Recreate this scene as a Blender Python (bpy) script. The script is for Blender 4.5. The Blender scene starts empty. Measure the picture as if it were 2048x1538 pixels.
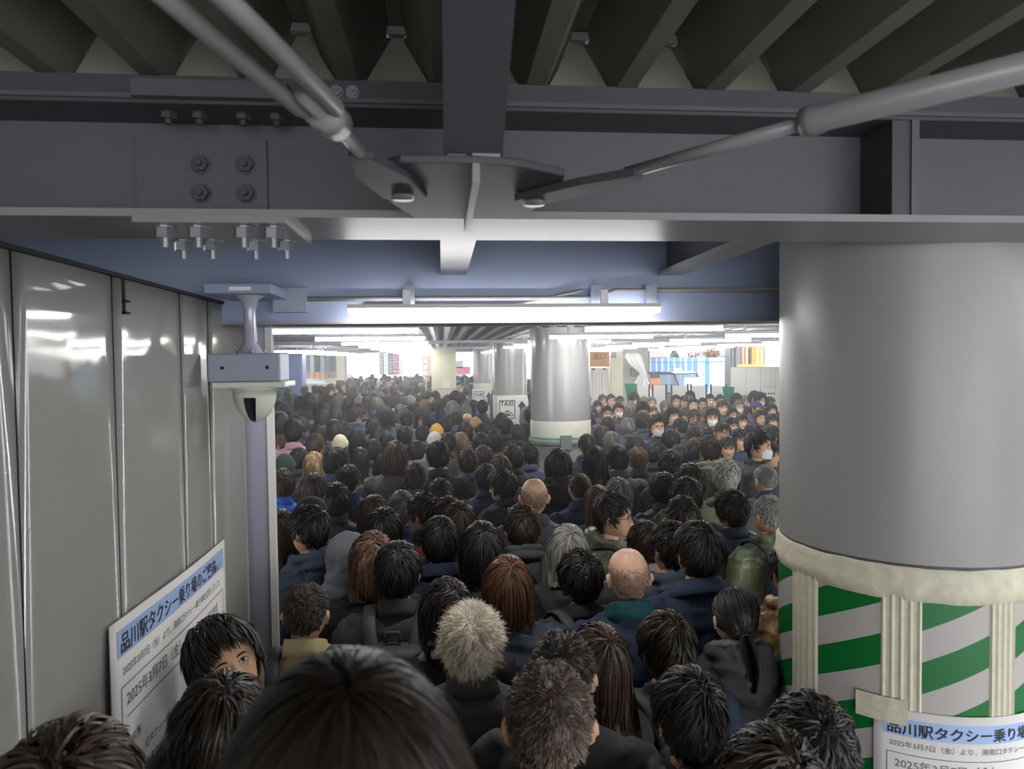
import bpy, bmesh, math, random
import numpy as np
from mathutils import Matrix, Vector, noise

random.seed(7); RNG = np.random.default_rng(7)
SC = bpy.context.scene
COL = SC.collection
PI = math.pi

# ------------------------------------------------------------------ camera, sky, exposure
HC = 2.35                      # lens height: held up over the crowd from the stairs
FPX = 1420.0                   # focal length in pixels of the 2048x1538 frame
def _axes(yaw, pitch, roll):
    y, p, r = map(math.radians, (yaw, pitch, roll))
    f = np.array([math.sin(y)*math.cos(p), math.cos(y)*math.cos(p), -math.sin(p)])
    r0 = np.array([math.cos(y), -math.sin(y), 0.0]); u0 = np.cross(r0, f)
    return f, r0*math.cos(r) - u0*math.sin(r), u0*math.cos(r) + r0*math.sin(r)
CF, CR, CU = _axes(5.6, 1.94, .69)
CAM0 = np.array([0.0, 0.0, HC])
def ray(px, py):
    """direction through a pixel, scaled so that its y (distance along the hall) is 1"""
    d = CF + CR*(px-1024)/FPX + CU*(769-py)/FPX
    return d/d[1]
def W(px, py, Y):
    return CAM0 + ray(px, py)*Y
def proj(p):
    v = np.asarray(p, float) - CAM0; d = v @ CF
    return 1024 + FPX*(v @ CR)/d, 769 - FPX*(v @ CU)/d
cd = bpy.data.cameras.new('camera'); cam = bpy.data.objects.new('camera', cd); COL.objects.link(cam)
cd.sensor_width = 36; cd.lens = FPX*36/2048; cd.clip_start = .05; cd.clip_end = 400
cam.matrix_world = Matrix(((CR[0], CU[0], -CF[0], 0), (CR[1], CU[1], -CF[1], 0), (CR[2], CU[2], -CF[2], HC), (0, 0, 0, 1)))
cd.dof.use_dof = True; cd.dof.focus_distance = 6.5; cd.dof.aperture_fstop = 6.5
SC.camera = cam
w = bpy.data.worlds.new('sky'); SC.world = w; w.use_nodes = True
bgn = w.node_tree.nodes['Background']
bgn.inputs[0].default_value = (.93, .96, 1.0, 1); bgn.inputs[1].default_value = 2.1
SC.view_settings.view_transform = 'Standard'; SC.view_settings.look = 'None'
SC.view_settings.gamma = 1; SC.view_settings.use_curve_mapping = False
SC.view_settings.exposure = 1.55
LAMP_E = 13.0
SC.cycles.max_bounces = 8; SC.cycles.diffuse_bounces = 5; SC.cycles.glossy_bounces = 3
SC.cycles.transparent_max_bounces = 4; SC.cycles.use_denoising = True
SC.cycles.sample_clamp_indirect = 6

# ------------------------------------------------------------------ helpers
def lin(h, a=1.0):
    h = h.lstrip('#'); h = h if len(h) == 6 else ''.join(q*2 for q in h); c = [int(h[i:i+2], 16)/255 for i in (0, 2, 4)]
    return tuple((x/12.92 if x <= .04045 else ((x+.055)/1.055)**2.4) for x in c) + (a,)

def mat(name, col, rough=.5, metal=0.0, bump=0.0, bscale=40.0, var=0.0, vscale=6.0, emit=0.0, objcol=False, attr=None, spec=.5, bdist=.01, coat=0.0, trans=0.0, alpha=1.0):
    m = bpy.data.materials.new(name); m.use_nodes = True
    nt = m.node_tree; b = nt.nodes['Principled BSDF']; L = nt.links.new
    c = lin(col) if isinstance(col, str) else col
    b.inputs['Base Color'].default_value = c; b.inputs['Roughness'].default_value = rough
    b.inputs['Metallic'].default_value = metal; b.inputs['Specular IOR Level'].default_value = spec
    b.inputs['Coat Weight'].default_value = coat; b.inputs['Coat Roughness'].default_value = .08
    b.inputs['Transmission Weight'].default_value = trans; b.inputs['Alpha'].default_value = alpha
    m.diffuse_color = c
    src = None
    if objcol:
        n = nt.nodes.new('ShaderNodeObjectInfo'); src = n.outputs['Color']
    if attr:
        n = nt.nodes.new('ShaderNodeAttribute'); n.attribute_name = attr
        if src is None: src = n.outputs['Color']
        else:
            mx = nt.nodes.new('ShaderNodeVectorMath'); mx.operation = 'MULTIPLY'
            L(src, mx.inputs[0]); L(n.outputs['Color'], mx.inputs[1]); src = mx.outputs[0]
    if var or bump:
        tc = nt.nodes.new('ShaderNodeTexCoord')
    if var:
        nz = nt.nodes.new('ShaderNodeTexNoise'); nz.inputs['Scale'].default_value = vscale; nz.inputs['Detail'].default_value = 5
        L(tc.outputs['Object'], nz.inputs['Vector'])
        mr = nt.nodes.new('ShaderNodeMapRange'); mr.inputs[1].default_value = .3; mr.inputs[2].default_value = .7
        mr.inputs[3].default_value = 1-var; mr.inputs[4].default_value = 1+var
        L(nz.outputs['Fac'], mr.inputs[0])
        mx = nt.nodes.new('ShaderNodeVectorMath'); mx.operation = 'SCALE'
        if src is None:
            mx.inputs[0].default_value = c[:3]
        else: L(src, mx.inputs[0])
        L(mr.outputs[0], mx.inputs['Scale']); src = mx.outputs[0]
    if src is not None: L(src, b.inputs['Base Color'])
    if bump:
        nz = nt.nodes.new('ShaderNodeTexNoise'); nz.inputs['Scale'].default_value = bscale; nz.inputs['Detail'].default_value = 4
        L(tc.outputs['Object'], nz.inputs['Vector'])
        bp = nt.nodes.new('ShaderNodeBump'); bp.inputs['Strength'].default_value = bump; bp.inputs['Distance'].default_value = bdist
        L(nz.outputs['Fac'], bp.inputs['Height']); L(bp.outputs[0], b.inputs['Normal'])
    if emit:
        b.inputs['Emission Color'].default_value = c; b.inputs['Emission Strength'].default_value = emit
    return m

def link(name, me, parent=None, mats=(), loc=None):
    o = bpy.data.objects.new(name, me); COL.objects.link(o)
    for m in (mats if isinstance(mats, (list, tuple)) else [mats]):
        if m is not None and me is not None and m.name not in [x.name for x in me.materials if x]: me.materials.append(m)
    if parent is not None: o.parent = parent
    if loc is not None: o.location = loc
    return o

def tag(o, label=None, cat=None, group=None, kind=None):
    if label: o['label'] = label
    if cat: o['category'] = cat
    if group: o['group'] = group
    if kind: o['kind'] = kind
    return o

def empty(name, loc=(0, 0, 0), rz=0.0):
    o = bpy.data.objects.new(name, None); COL.objects.link(o); o.location = loc; o.rotation_euler.z = rz
    o.empty_display_size = .1
    return o

class MB:
    """collects boxes, prisms, tubes and lofts and links them as ONE mesh object"""
    def __init__(s): s.v = []; s.f = []; s.mi = []; s.sm = []
    def add(s, vs, fs, mi=0, smooth=False):
        k = len(s.v); s.v += [tuple(map(float, p)) for p in vs]
        s.f += [tuple(i+k for i in f) for f in fs]; s.mi += [mi]*len(fs); s.sm += [smooth]*len(fs); return s
    def box(s, x0, x1, y0, y1, z0, z1, mi=0):
        v = [(x, y, z) for x in (x0, x1) for y in (y0, y1) for z in (z0, z1)]
        return s.add(v, [(0, 1, 3, 2), (4, 6, 7, 5), (0, 4, 5, 1), (2, 3, 7, 6), (0, 2, 6, 4), (1, 5, 7, 3)], mi)
    def cbox(s, cx, cy, cz, sx, sy, sz, mi=0): return s.box(cx-sx/2, cx+sx/2, cy-sy/2, cy+sy/2, cz-sz/2, cz+sz/2, mi)
    def prism(s, pts, axis, a, b, mi=0):
        """pts: outline in the two axes other than axis"""
        n = len(pts)
        def P(p, t):
            q = list(p); q.insert(axis, t); return q
        v = [P(p, a) for p in pts] + [P(p, b) for p in pts]
        f = [(i, (i+1) % n, n+(i+1) % n, n+i) for i in range(n)] + [tuple(range(n))[::-1], tuple(range(n, 2*n))]
        return s.add(v, f, mi)
    def tube(s, pts, r, n=10, mi=0, caps=True, flat=1.0):
        pts = [np.array(p, float) for p in pts]; rs = r if isinstance(r, (list, tuple)) else [r]*len(pts)
        vs = []; fs = []
        up = None
        for i, p in enumerate(pts):
            t = pts[min(i+1, len(pts)-1)] - pts[max(i-1, 0)]; t = t/(np.linalg.norm(t)+1e-9)
            a = up if up is not None else (np.array([0, 0, 1.]) if abs(t[2]) < .9 else np.array([1., 0, 0]))
            x = np.cross(t, a); x /= np.linalg.norm(x)+1e-9; y = np.cross(x, t); up = y
            for k in range(n):
                c = 2*PI*k/n; vs.append(p + rs[i]*(x*math.cos(c) + y*math.sin(c)*flat))
        m = len(pts)
        for i in range(m-1):
            for k in range(n):
                fs.append((i*n+k, i*n+(k+1) % n, (i+1)*n+(k+1) % n, (i+1)*n+k))
        if caps: fs += [tuple(range(n))[::-1], tuple(range((m-1)*n, m*n))]
        return s.add(vs, fs, mi, True)
    def lathe(s, prof, c=(0, 0, 0), n=24, mi=0, smooth=True, a0=0.0, a1=2*PI):
        full = abs(a1-a0-2*PI) < 1e-6; k = n if full else n+1
        vs = []
        for (r, z) in prof:
            for i in range(k):
                a = a0+(a1-a0)*i/n; vs.append((c[0]+r*math.cos(a), c[1]+r*math.sin(a), c[2]+z))
        fs = []
        for j in range(len(prof)-1):
            for i in range(n):
                i2 = (i+1) % k; fs.append((j*k+i, j*k+i2, (j+1)*k+i2, (j+1)*k+i))
        return s.add(vs, fs, mi, smooth)
    def ell(s, c, r, n=16, m=10, mi=0, R=None):
        vs = []; fs = []
        for j in range(m+1):
            t = PI*j/m
            for i in range(n):
                a = 2*PI*i/n; p = np.array([r[0]*math.sin(t)*math.cos(a), r[1]*math.sin(t)*math.sin(a), r[2]*math.cos(t)])
                if R is not None: p = R @ p
                vs.append(p + np.array(c))
        for j in range(m):
            for i in range(n): fs.append((j*n+i, (j+1)*n+i, (j+1)*n+(i+1) % n, j*n+(i+1) % n))
        return s.add(vs, fs, mi, True)
    def mesh(s, name):
        me = bpy.data.meshes.new(name); me.from_pydata(s.v, [], s.f)
        me.polygons.foreach_set('material_index', s.mi); me.polygons.foreach_set('use_smooth', s.sm); me.update()
        return me
    def build(s, name, mats, parent=None, loc=None, bevel=0.0):
        o = link(name, s.mesh(name), parent, mats, loc)
        if bevel:
            b = o.modifiers.new('edge', 'BEVEL'); b.width = bevel; b.segments = 2; b.limit_method = 'ANGLE'
        return o

def text_mesh(body, size, extrude=0.0, align='LEFT', spacing=1.0, bold=0.0):
    c = bpy.data.curves.new('t', 'FONT'); c.body = body; c.size = size; c.extrude = extrude; c.align_x = align; c.resolution_u = 2; c.space_character = spacing; c.offset = bold*size
    o = bpy.data.objects.new('t', c); COL.objects.link(o)
    dg = bpy.context.evaluated_depsgraph_get(); me = bpy.data.meshes.new_from_object(o.evaluated_get(dg))
    bpy.data.objects.remove(o); bpy.data.curves.remove(c); return me

def text_fill(me, fn):
    """moves the vertices of a flat text mesh (x, y) onto a surface"""
    for v in me.vertices: v.co = fn(v.co.x, v.co.y)
    me.update(); return me

# ------------------------------------------------------------------ materials
M = dict(
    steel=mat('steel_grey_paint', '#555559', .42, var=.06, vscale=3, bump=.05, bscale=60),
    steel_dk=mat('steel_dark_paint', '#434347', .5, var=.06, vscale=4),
    steel_lt=mat('steel_light_tone', '#888787', .35, var=.05, vscale=9),
    bolt=mat('bolt_galvanised', '#8f9195', .35, metal=.6),
    navy=mat('fascia_veil_blue', '#8892ac', .45, var=.05, vscale=1.5),  # bluish veil glow put into this base colour
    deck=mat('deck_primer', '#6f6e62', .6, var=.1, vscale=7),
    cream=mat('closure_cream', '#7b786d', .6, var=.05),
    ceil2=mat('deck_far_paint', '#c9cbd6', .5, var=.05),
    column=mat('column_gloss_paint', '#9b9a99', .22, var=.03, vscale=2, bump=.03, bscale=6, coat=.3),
    column_near=mat('column_shaded_paint', '#918f8c', .36, var=.04, vscale=2, bump=.03, bscale=6, coat=.0),  # near column's shade mixed into its paint colour
    wallp=mat('enamel_panel', '#cfcec8', .075, var=.02, vscale=3, bump=.035, bscale=2.2, bdist=.05),
    gap=mat('dark_joint', '#15161a', .8),
    post=mat('stainless_post', '#a6a6b4', .25, metal=.15),
    white=mat('white_paint', '#dcdcd6', .5),
    offwhite=mat('offwhite_sheet', '#d6d5c8', .6, var=.04),
    paper=mat('paper_print', '#d9d6d2', .6),
    ink=mat('ink_dark', '#22222c', .7), inkg=mat('ink_grey', '#6d6a72', .7), inkb=mat('title_band_blue', '#9db4dd', .6),
    red=mat('label_red', '#c32b3c', .6), green=mat('tape_green', '#0f7a35', .5), yellow=mat('mark_yellow', '#c7bd62', .6),
    mint=mat('ring_mint', '#7fb39c', .5), greyblock=mat('ring_block_grey', '#7d8480', .6),
    masking=mat('masking_tape', '#c9c3ad', .6, var=.07, vscale=30, bump=.3, bscale=50),
    black=mat('black_plastic', '#16171a', .4), glassd=mat('dark_glass', '#1b2026', .08),
    lamp=mat('led_diffuser', (1, .985, .96, 1), .4, emit=LAMP_E), lamph=mat('lamp_housing', '#d5d5d8', .4),
    floor=mat('floor_tile', '#6e6c69', .5, var=.15, vscale=12),
    camera_grey=mat('housing_grey', '#8d94a2', .45), camera_cream=mat('dome_cream', '#c9cabb', .35),
    asphalt=mat('asphalt', '#8d8d8d', .8, var=.1),
)

# ------------------------------------------------------------------ the setting
Z = lambda dz: HC + dz
b = MB(); b.box(-12, 14, -8, 34, -.2, 0); tag(b.build('floor', M['floor']), 'grey station concourse floor under the crowd', kind='structure')
b = MB(); b.box(-60, 60, 34, 120, -.2, -.02); tag(b.build('ground', M['asphalt']), 'pale street beyond the station exit', kind='structure')
st = MB()
for k, (y1, z1) in enumerate(((1.33, .16), (1.02, .32), (.72, .48))): st.box(-.78, 2.2, -7, y1, z1-.16, z1)
tag(st.build('stairs', M['floor']), 'three low steps leading down into the concourse', kind='structure')

# corrugated decks
def deck(name, x0, x1, y0, y1, z, pitch, h, m, flat=.03, bot=.045):
    prof = []; x = x0
    while x < x1:
        s = (pitch-flat-bot)/2
        prof += [(x, 0), (x+bot, 0), (x+bot+s, h), (x+bot+s+flat, h)]; x += pitch
    prof.append((x, 0))
    vs = [(p[0], yy, z+p[1]+dz) for dz in (0, .012) for yy in (y0, y1) for p in prof]; n = len(prof); fs = []
    for i in range(n-1):
        fs += [(i, i+1, n+i+1, n+i), (2*n+i, 3*n+i, 3*n+i+1, 2*n+i+1)]
        fs += [(i, 2*n+i, 2*n+i+1, i+1), (n+i, n+i+1, 3*n+i+1, 3*n+i)]
    o = MB().add(vs, fs).build(name, m); o['kind'] = 'structure'; return o
PITCH = .210; DX0 = -2.74
d1 = deck('ceiling', DX0, 3.6, -7.0, 2.75, Z(.625), PITCH, .135, M['deck']); d1['label'] = 'dark folded steel deck over the stairs seen from below'  # runs on unseen behind the lens to cut daylight from the back
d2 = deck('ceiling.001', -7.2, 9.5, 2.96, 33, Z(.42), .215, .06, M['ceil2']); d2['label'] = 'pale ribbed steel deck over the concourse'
# cream closure plates in the flutes at the beam
for k in range(30):
    xa = DX0 + k*PITCH
    if xa > 3.2: break
    c = MB().prism([(xa+.05, .0), (xa+PITCH-.004, .0), (xa+PITCH-.070, .110), (xa+.05+.066, .110)], 1, 0, .01)
    o = c.build('closure_plate', M['cream'], d1); o.location = (0, 1.665, Z(.627))
    s = MB().prism([(xa+.106, .110), (xa+.15, .110), (xa+.147, .128), (xa+.110, .128)], 1, 0, .02); s.build('foam_block', M['steel_lt'], d1, (0, 1.64, Z(.627)))

# near steel beam with its plates, bolts and braces ------------------------------------
beam = empty('steel_beam', (0, 1.6, Z(.32)))
tag(beam, 'grey steel beam across the stairs with bolted splice plates', 'beam', kind='structure')
def BX(name, x0, x1, y0, y1, z0, z1, m, parent=beam, bevel=0.0):
    """box given in world metres (z above the lens), child of the beam"""
    return MB().box(x0, x1, y0-1.6, y1-1.6, z0-.32, z1-.32).build(name, m, parent, bevel=bevel)
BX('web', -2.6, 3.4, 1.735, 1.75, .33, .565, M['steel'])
BX('flange', -2.6, 3.4, 1.6, 1.885, .318, .335, M['steel_lt'])  # lighter than the web: lamp light from below put into the tone
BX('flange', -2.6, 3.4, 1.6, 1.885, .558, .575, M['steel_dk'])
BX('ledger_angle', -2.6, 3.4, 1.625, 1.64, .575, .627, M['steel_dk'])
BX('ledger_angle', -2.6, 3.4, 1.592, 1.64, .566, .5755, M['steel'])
def hexbolt(c, r, h, axis, parent, name='bolt', m=None):
    pts = [(r*math.cos(PI/3*k), r*math.sin(PI/3*k)) for k in range(6)]
    mb = MB().prism(pts, axis, 0, h)
    mb.prism([(r*.45*math.cos(PI/4*k), r*.45*math.sin(PI/4*k)) for k in range(8)], axis, h if h > 0 else h*1.8, h*1.8 if h > 0 else h)
    mb.prism([(r*1.25*math.cos(PI/6*k), r*1.25*math.sin(PI/6*k)) for k in range(12)], axis, -.001, h*.18)
    return mb.build(name, m or M['bolt'], parent, (c[0], c[1]-1.6, c[2]-.32))
def Xat(px, py, Y): return W(px, py, Y)[0]
sx0, sx1 = Xat(362, 340, 1.72), Xat(533, 340, 1.72)
wp = BX('splice_plate', sx0-.1, sx1, 1.722, 1.736, .352, .52, M['steel'])
for px in (398, 489):
    for dz in (.395, .462): hexbolt((Xat(px, 330, 1.71), 1.722, dz), .019, -.014, 1, wp, 'bolt', M['steel_dk'])
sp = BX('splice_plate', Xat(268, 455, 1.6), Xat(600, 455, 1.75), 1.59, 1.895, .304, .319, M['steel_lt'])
for k, (px, Y) in enumerate(((330, 1.64), (366, 1.82), (396, 1.64), (424, 1.82), (487, 1.64), (510, 1.82), (546, 1.64), (572, 1.82))):
    hexbolt((Xat(px, 470, Y), Y, .304), .021, -.026, 2, sp)
sp2 = BX('splice_plate', Xat(262, 190, 1.58), Xat(575, 190, 1.58), 1.575, 1.6, .565, .60, M['steel'])
for px in (315, 380, 470, 540): hexbolt((Xat(px, 220, 1.6), 1.66, .558), .018, -.014, 2, sp2, 'bolt', M['steel_dk'])
for px in (672, 704): hexbolt((Xat(px, 170, 1.62), 1.626, .60), .012, -.012, 1, beam)
BX('stiffener', Xat(1718, 340, 1.74), Xat(1766, 340, 1.74), 1.605, 1.737, .335, .558, M['steel_dk'])
BX('stiffener', Xat(1752, 340, 1.74), Xat(1766, 340, 1.74), 1.60, 1.737, .335, .558, M['steel'])
# longitudinal beam: haunched stub over the lens, its flange going on to the fascia
lx0 = Xat(887, 315, 1.17); lx1 = Xat(1005, 315, 1.17)
stub = empty('steel_beam', (0, 1.17, Z(.335))); tag(stub, 'grey haunched beam stub dropping to the gusset plate over the stairs', 'beam', kind='structure')
mb = MB()
ya, za, yb_, zb_ = 1.17, .335, .90, .50
def stubsec(y, z): return [(lx0, y, z), (lx1, y, z), (lx1, y, z+.02), (lx0, y, z+.02)]
vs = [(p[0], p[1]-1.17, p[2]-.335) for s_ in (stubsec(1.60, .335), stubsec(ya, za), stubsec(yb_, zb_), stubsec(-.6, .50)) for p in s_]
fs = []
for j in range(3):
    for i in range(4): fs.append((j*4+i, j*4+(i+1) % 4, (j+1)*4+(i+1) % 4, (j+1)*4+i))
mb.add(vs, fs + [(3, 2, 1, 0), (12, 13, 14, 15)]); mb.build('flange', M['steel_dk'], stub)
mb = MB(); cx = (lx0+lx1)/2
mb.prism([(1.60-1.17, 0.012), (0, .012), (yb_-1.17, .18), (-.6-1.17, .18), (-.6-1.17, .28), (1.6-1.17, .28)], 0, cx-.008, cx+.008)
mb.build('web', M['steel_dk'], stub)
lb = empty('steel_beam', (0, 2.3, Z(.33))); tag(lb, 'pale beam flange running on from the cross beam to the blue fascia', 'beam', kind='structure')
MB().box(0.0, .098, 1.885-2.3, 2.76-2.3, 0, .015).build('flange', M['steel_lt'], lb)  # lamp light put into this flange's lighter grey
MB().box(.042, .056, 1.885-2.3, 2.76-2.3, .015, .26).build('web', M['steel_dk'], lb)
rb = empty('steel_beam', (.9, 2.3, Z(.33))); tag(rb, 'pale beam flange meeting the fascia beside the big grey column', 'beam', kind='structure')
MB().box(-.045, .055, 1.885-2.3, 2.76-2.3, 0, .015).build('flange', M['steel_lt'], rb)  # same grey lightened for the lamp light
MB().box(-.006, .008, 1.885-2.3, 2.76-2.3, .015, .26).build('web', M['steel_dk'], rb)
# gusset plate and braces
def WZ(px, py, dz):           # point on the pixel's ray at a height above the lens
    d = ray(px, py); return CAM0 + d*(dz/d[2])
gp = empty('gusset_plate', (0, 1.4, Z(.318))); tag(gp, 'grey rounded gusset plate under the cross beam holding two brace rods', 'bracket')
outl = [(757, 372), (762, 350), (776, 333), (800, 325), (940, 327), (1040, 333), (1130, 352), (1120, 385), (1040, 437), (830, 437), (790, 412), (765, 392)]
pts = [WZ(px, py, .318)[:2] - np.array([0, 1.4]) for px, py in outl]
MB().prism([tuple(p) for p in pts], 2, 0, .014).build('plate', M['steel_dk'], gp, bevel=.003)
fx = WZ(943, 380, .318)[0]
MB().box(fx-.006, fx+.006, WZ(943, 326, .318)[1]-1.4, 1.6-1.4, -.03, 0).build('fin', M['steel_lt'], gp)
for a_, b_ in ((895, 932), (944, 1000)):
    p, q = WZ(a_, 319, .33), WZ(b_, 319, .33)
    MB().box(p[0], q[0], p[1]-1.4-.01, p[1]-1.4+.05, .008, .02).build('lip', M['steel_lt'], gp)
def brace(pin_px, end_px, dz, label, segs, fork):
    P0 = WZ(*pin_px, dz); P1 = WZ(*end_px, dz); root = empty('brace_rod', tuple(P0)); tag(root, label, 'brace')
    D = P1-P0; L = np.linalg.norm(D); D /= L; S = np.array([-D[1], D[0], 0])
    at = lambda t, s=0, z=0: D*t + S*s + np.array([0, 0, z])
    # fork plate (rounded outline)
    o = [at(-.035, .0), at(-.02, fork[1]), at(fork[0]*.55, fork[1]*1.05), at(fork[0], fork[1]*.45), at(fork[0]*1.02, -fork[1]*.4), at(fork[0]*.6, -fork[1]), at(-.02, -fork[1])]
    if (o[1]-o[0])[0]*(o[2]-o[0])[1]-(o[1]-o[0])[1]*(o[2]-o[0])[0] < 0: o = o[::-1]
    MB().prism([tuple(p[:2]) for p in o], 2, -.022, -.008).build('fork_plate', M['steel_dk'], root, bevel=.002)
    MB().tube([(0, 0, -.029), (0, 0, .03)], .02, 16).build('pin', M['bolt'], root)
    MB().tube([at(fork[0]*.9, 0, -.01), at(L*segs[0], 0, 0)], segs[1], 10).build('rod', M['steel_lt'], root)
    return root, at, L
r1, at, L1 = brace((805, 368), (330, -60), .33, 'grey brace rod with open turnbuckle slanting up over the stairs', (.62, .011), (.24, .042))
tb = MB()
for s_ in (-1, 1): tb.tube([at(L1*.50, s_*.006), at(L1*.55, s_*.024), at(L1*.85, s_*.026), at(L1*1.05, s_*.024)], .011, 8)
tb.tube([at(L1*.46), at(L1*.54)], .024, 12); tb.build('turnbuckle', M['steel_lt'], r1)
r2, at, L2 = brace((1068, 380), (2130, 115), .325, 'long grey brace rod running from gusset plate up past the big column', (.66, .010), (.24, .034))
MB().tube([at(L2*.64), at(L2*.66), at(L2*.68), at(L2*1.05)], [.019, .022, .018, .018], 12).build('turnbuckle', M['steel_lt'], r2)

# fascia tinted with the bluish glow, and its lamp rail
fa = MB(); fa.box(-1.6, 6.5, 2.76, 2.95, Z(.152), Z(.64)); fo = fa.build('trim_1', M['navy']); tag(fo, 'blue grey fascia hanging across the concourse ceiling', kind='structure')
MB().box(-1.6, 6.5, 2.74, 2.97, Z(.146), Z(.154)).build('bottom_lip', M['steel_lt'], fo)
cr = empty('conduit_run', (0, 2.74, Z(.24))); tag(cr, 'thin grey cable conduit with clips along the blue fascia', 'conduit')
MB().tube([(-.62, 0, .0), (.6, 0, .0), (.68, 0, .03), (.95, 0, .03), (2.2, 0, .03)], .009, 8).build('pipe', M['steel_lt'], cr)
MB().tube([(-.3, .0, -.025), (.3, 0, -.025), (.55, 0, .03)], .006, 8).build('pipe', M['steel_lt'], cr)
for x in (-.12, .6, .82): MB().box(x-.02, x+.02, -.02, .02, -.03, .05).build('clip', M['camera_grey'], cr)
MB().box(-.62, -.5, -.03, .02, -.05, .04).build('junction_box', M['camera_grey'], cr)

# lamps
LAMPS = 0
def lamp_proto():
    r = empty('ceiling_light', (0, 0, 0))
    MB().prism([(-.062, 0), (.062, 0), (.05, .03), (-.05, .03)], 0, -.63, .63).build('housing', M['lamph'], r)
    MB().prism([(-.058, 0), (-.054, -.04), (.054, -.04), (.058, 0)], 0, -.625, .625).build('diffuser', M['lamp'], r)
    for x in (-.4, .4): MB().cbox(x, 0, .08, .03, .03, .11).build('hanger', M['lamph'], r)
    return r
def dup(root, loc, rz=0.0):
    r = root.copy(); COL.objects.link(r); r.location = loc; r.rotation_euler.z = rz
    for ch in list(root.children):
        c = ch.copy(); COL.objects.link(c); c.parent = r
        for g in list(ch.children):
            d = g.copy(); COL.objects.link(d); d.parent = c
    return r
LP = lamp_proto(); LP.location = (.245, 2.66, Z(.196)); LP.scale = (.93, .5, .5); tag(LP, 'bright LED batten lamp hung on the blue fascia, nearest of all', 'lamp', 'ceiling lamps')
ORD = 'first second third fourth fifth sixth seventh eighth ninth tenth eleventh twelfth thirteenth fourteenth'.split()
for nm, xc, ks in (('wall side', -.83, range(0, 11)), ('middle', 1.92, range(0, 10)), ('right hand', 4.12, range(0, 9)), ('far right', 6.6, range(2, 8)), ('far left', -3.4, range(5, 10))):
    for q, k in enumerate(ks):
        o = dup(LP, (xc, 6.3+2.15*k, Z(.292))); o.scale = (1, 1, 1)
        tag(o, f'white LED batten lamp, {ORD[q]} of the {nm} row under the pale deck', 'lamp', 'ceiling lamps')
tag(MB().box(-3.3, -3.1, -7, 2.95, 0, Z(.75)).build('wall_side', M['steel_dk']), 'added dark wall shutting out light behind the enamel panels', kind='structure')  # added to stop daylight leaking in from the side
# cross beams beyond the fascia
for k, y in enumerate((7.4, 14.5, 21.5, 28.5)):
    o = MB().box(-7, 9.4, y-.1, y+.1, Z(.36), Z(.42)).build('steel_beam', M['ceil2'])
    tag(o, f'pale shallow cross beam under the far deck, {ORD[k]} from the fascia', 'beam', kind='structure')

# left wall of enamel panels
XW = -.82; ZT = .222
wall = empty('wall_left', (XW, 0, 0)); tag(wall, 'glossy pale enamel panel wall beside the stairs', kind='structure')
seams = [-2.4, -1.7, -1.0, -.3, .35, .92, 1.455, 1.872, 2.333, 2.60, 3.05]
for a_, b_ in zip(seams[:-1], seams[1:]):
    bm = bmesh.new()
    ny, nz_ = 10, 24; vv = [[bm.verts.new((0, a_+.003+(b_-a_-.006)*i/ny, Z(ZT)*j/nz_)) for j in range(nz_+1)] for i in range(ny+1)]
    for i in range(ny+1):
        for j in range(nz_+1):
            s_ = math.sin(PI*i/ny)*math.sin(PI*j/nz_)
            vv[i][j].co.x += .004*math.sin(PI*i/ny) + .0035*noise.noise(Vector((a_*3+i*.25, j*.55, 1.3)))*min(1, 3*s_)
    for i in range(ny):
        for j in range(nz_): bm.faces.new((vv[i][j], vv[i+1][j], vv[i+1][j+1], vv[i][j+1])).smooth = True
    bmesh.ops.solidify(bm, geom=bm.faces[:], thickness=.03)
    bmesh.ops.recalc_face_normals(bm, faces=bm.faces[:])
    me = bpy.data.meshes.new('panel'); bm.to_mesh(me); bm.free(); link('panel', me, wall, M['wallp'])
MB().box(-.12, -.035, -2.4, 3.1, 0, Z(ZT)).build('backing', M['gap'], wall)
MB().box(-.1, .012, -2.4, 3.06, Z(ZT)+.001, Z(ZT)+.011).build('top_joint', M['gap'], wall)
kb = MB().box(.0, .008, 1.925, 1.932, Z(ZT)-.09, Z(ZT)); kb.box(0, .014, 1.925, 1.945, Z(ZT)-.06, Z(ZT)-.054); kb.box(0, .014, 1.925, 1.945, Z(ZT)-.09, Z(ZT)-.084); kb.build('hook_strip', M['gap'], wall)
x500, x541, x556 = Xat(500, 900, 3.12), Xat(540, 900, 3.12), Xat(555, 900, 3.12)
ep = MB().box(XW-.12-XW, x541-XW, 3.08, 3.2, 0, Z(.16)); ep.build('end_post', M['post'], wall)
MB().box(x541-XW+.001, x556-XW-.004, 3.07, 3.10, 0, Z(.16)).build('edge_strip', M['white'], wall)
# corner bead between panels and post
# ---------------------------------------------------------------- CCTV camera
cc = empty('surveillance_camera', tuple(W(500, 735, 2.55))); tag(cc, 'grey surveillance camera with dome lens hanging beside the wall panels', 'camera')
s = 2.55/FPX
bx = MB().box(-68*s, 66*s, -.07, .07, -27*s, 27*s); bx.build('housing', M['camera_grey'], cc, bevel=.006)
for x in (-40*s, 42*s): MB().tube([(x, -.07, 0), (x, -.074, 0)], .006, 8).build('screw', M['gap'], cc)
MB().box(-58*s, 76*s, -.085, .085, -38*s, -27*s).build('rim', M['camera_cream'], cc, bevel=.004)
dp = [(.0735*math.cos(t), -38*s-.11*math.sin(t)) for t in np.linspace(0, PI/2, 9)]
MB().lathe([(.078, -38*s), (.076, -38*s-.012)] + [(max(r_, .001), z_-.012) for r_, z_ in dp], (8*s, 0, 0), 24).build('dome', M['camera_cream'], cc)
lw = MB()
for q in range(9):
    pass
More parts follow.
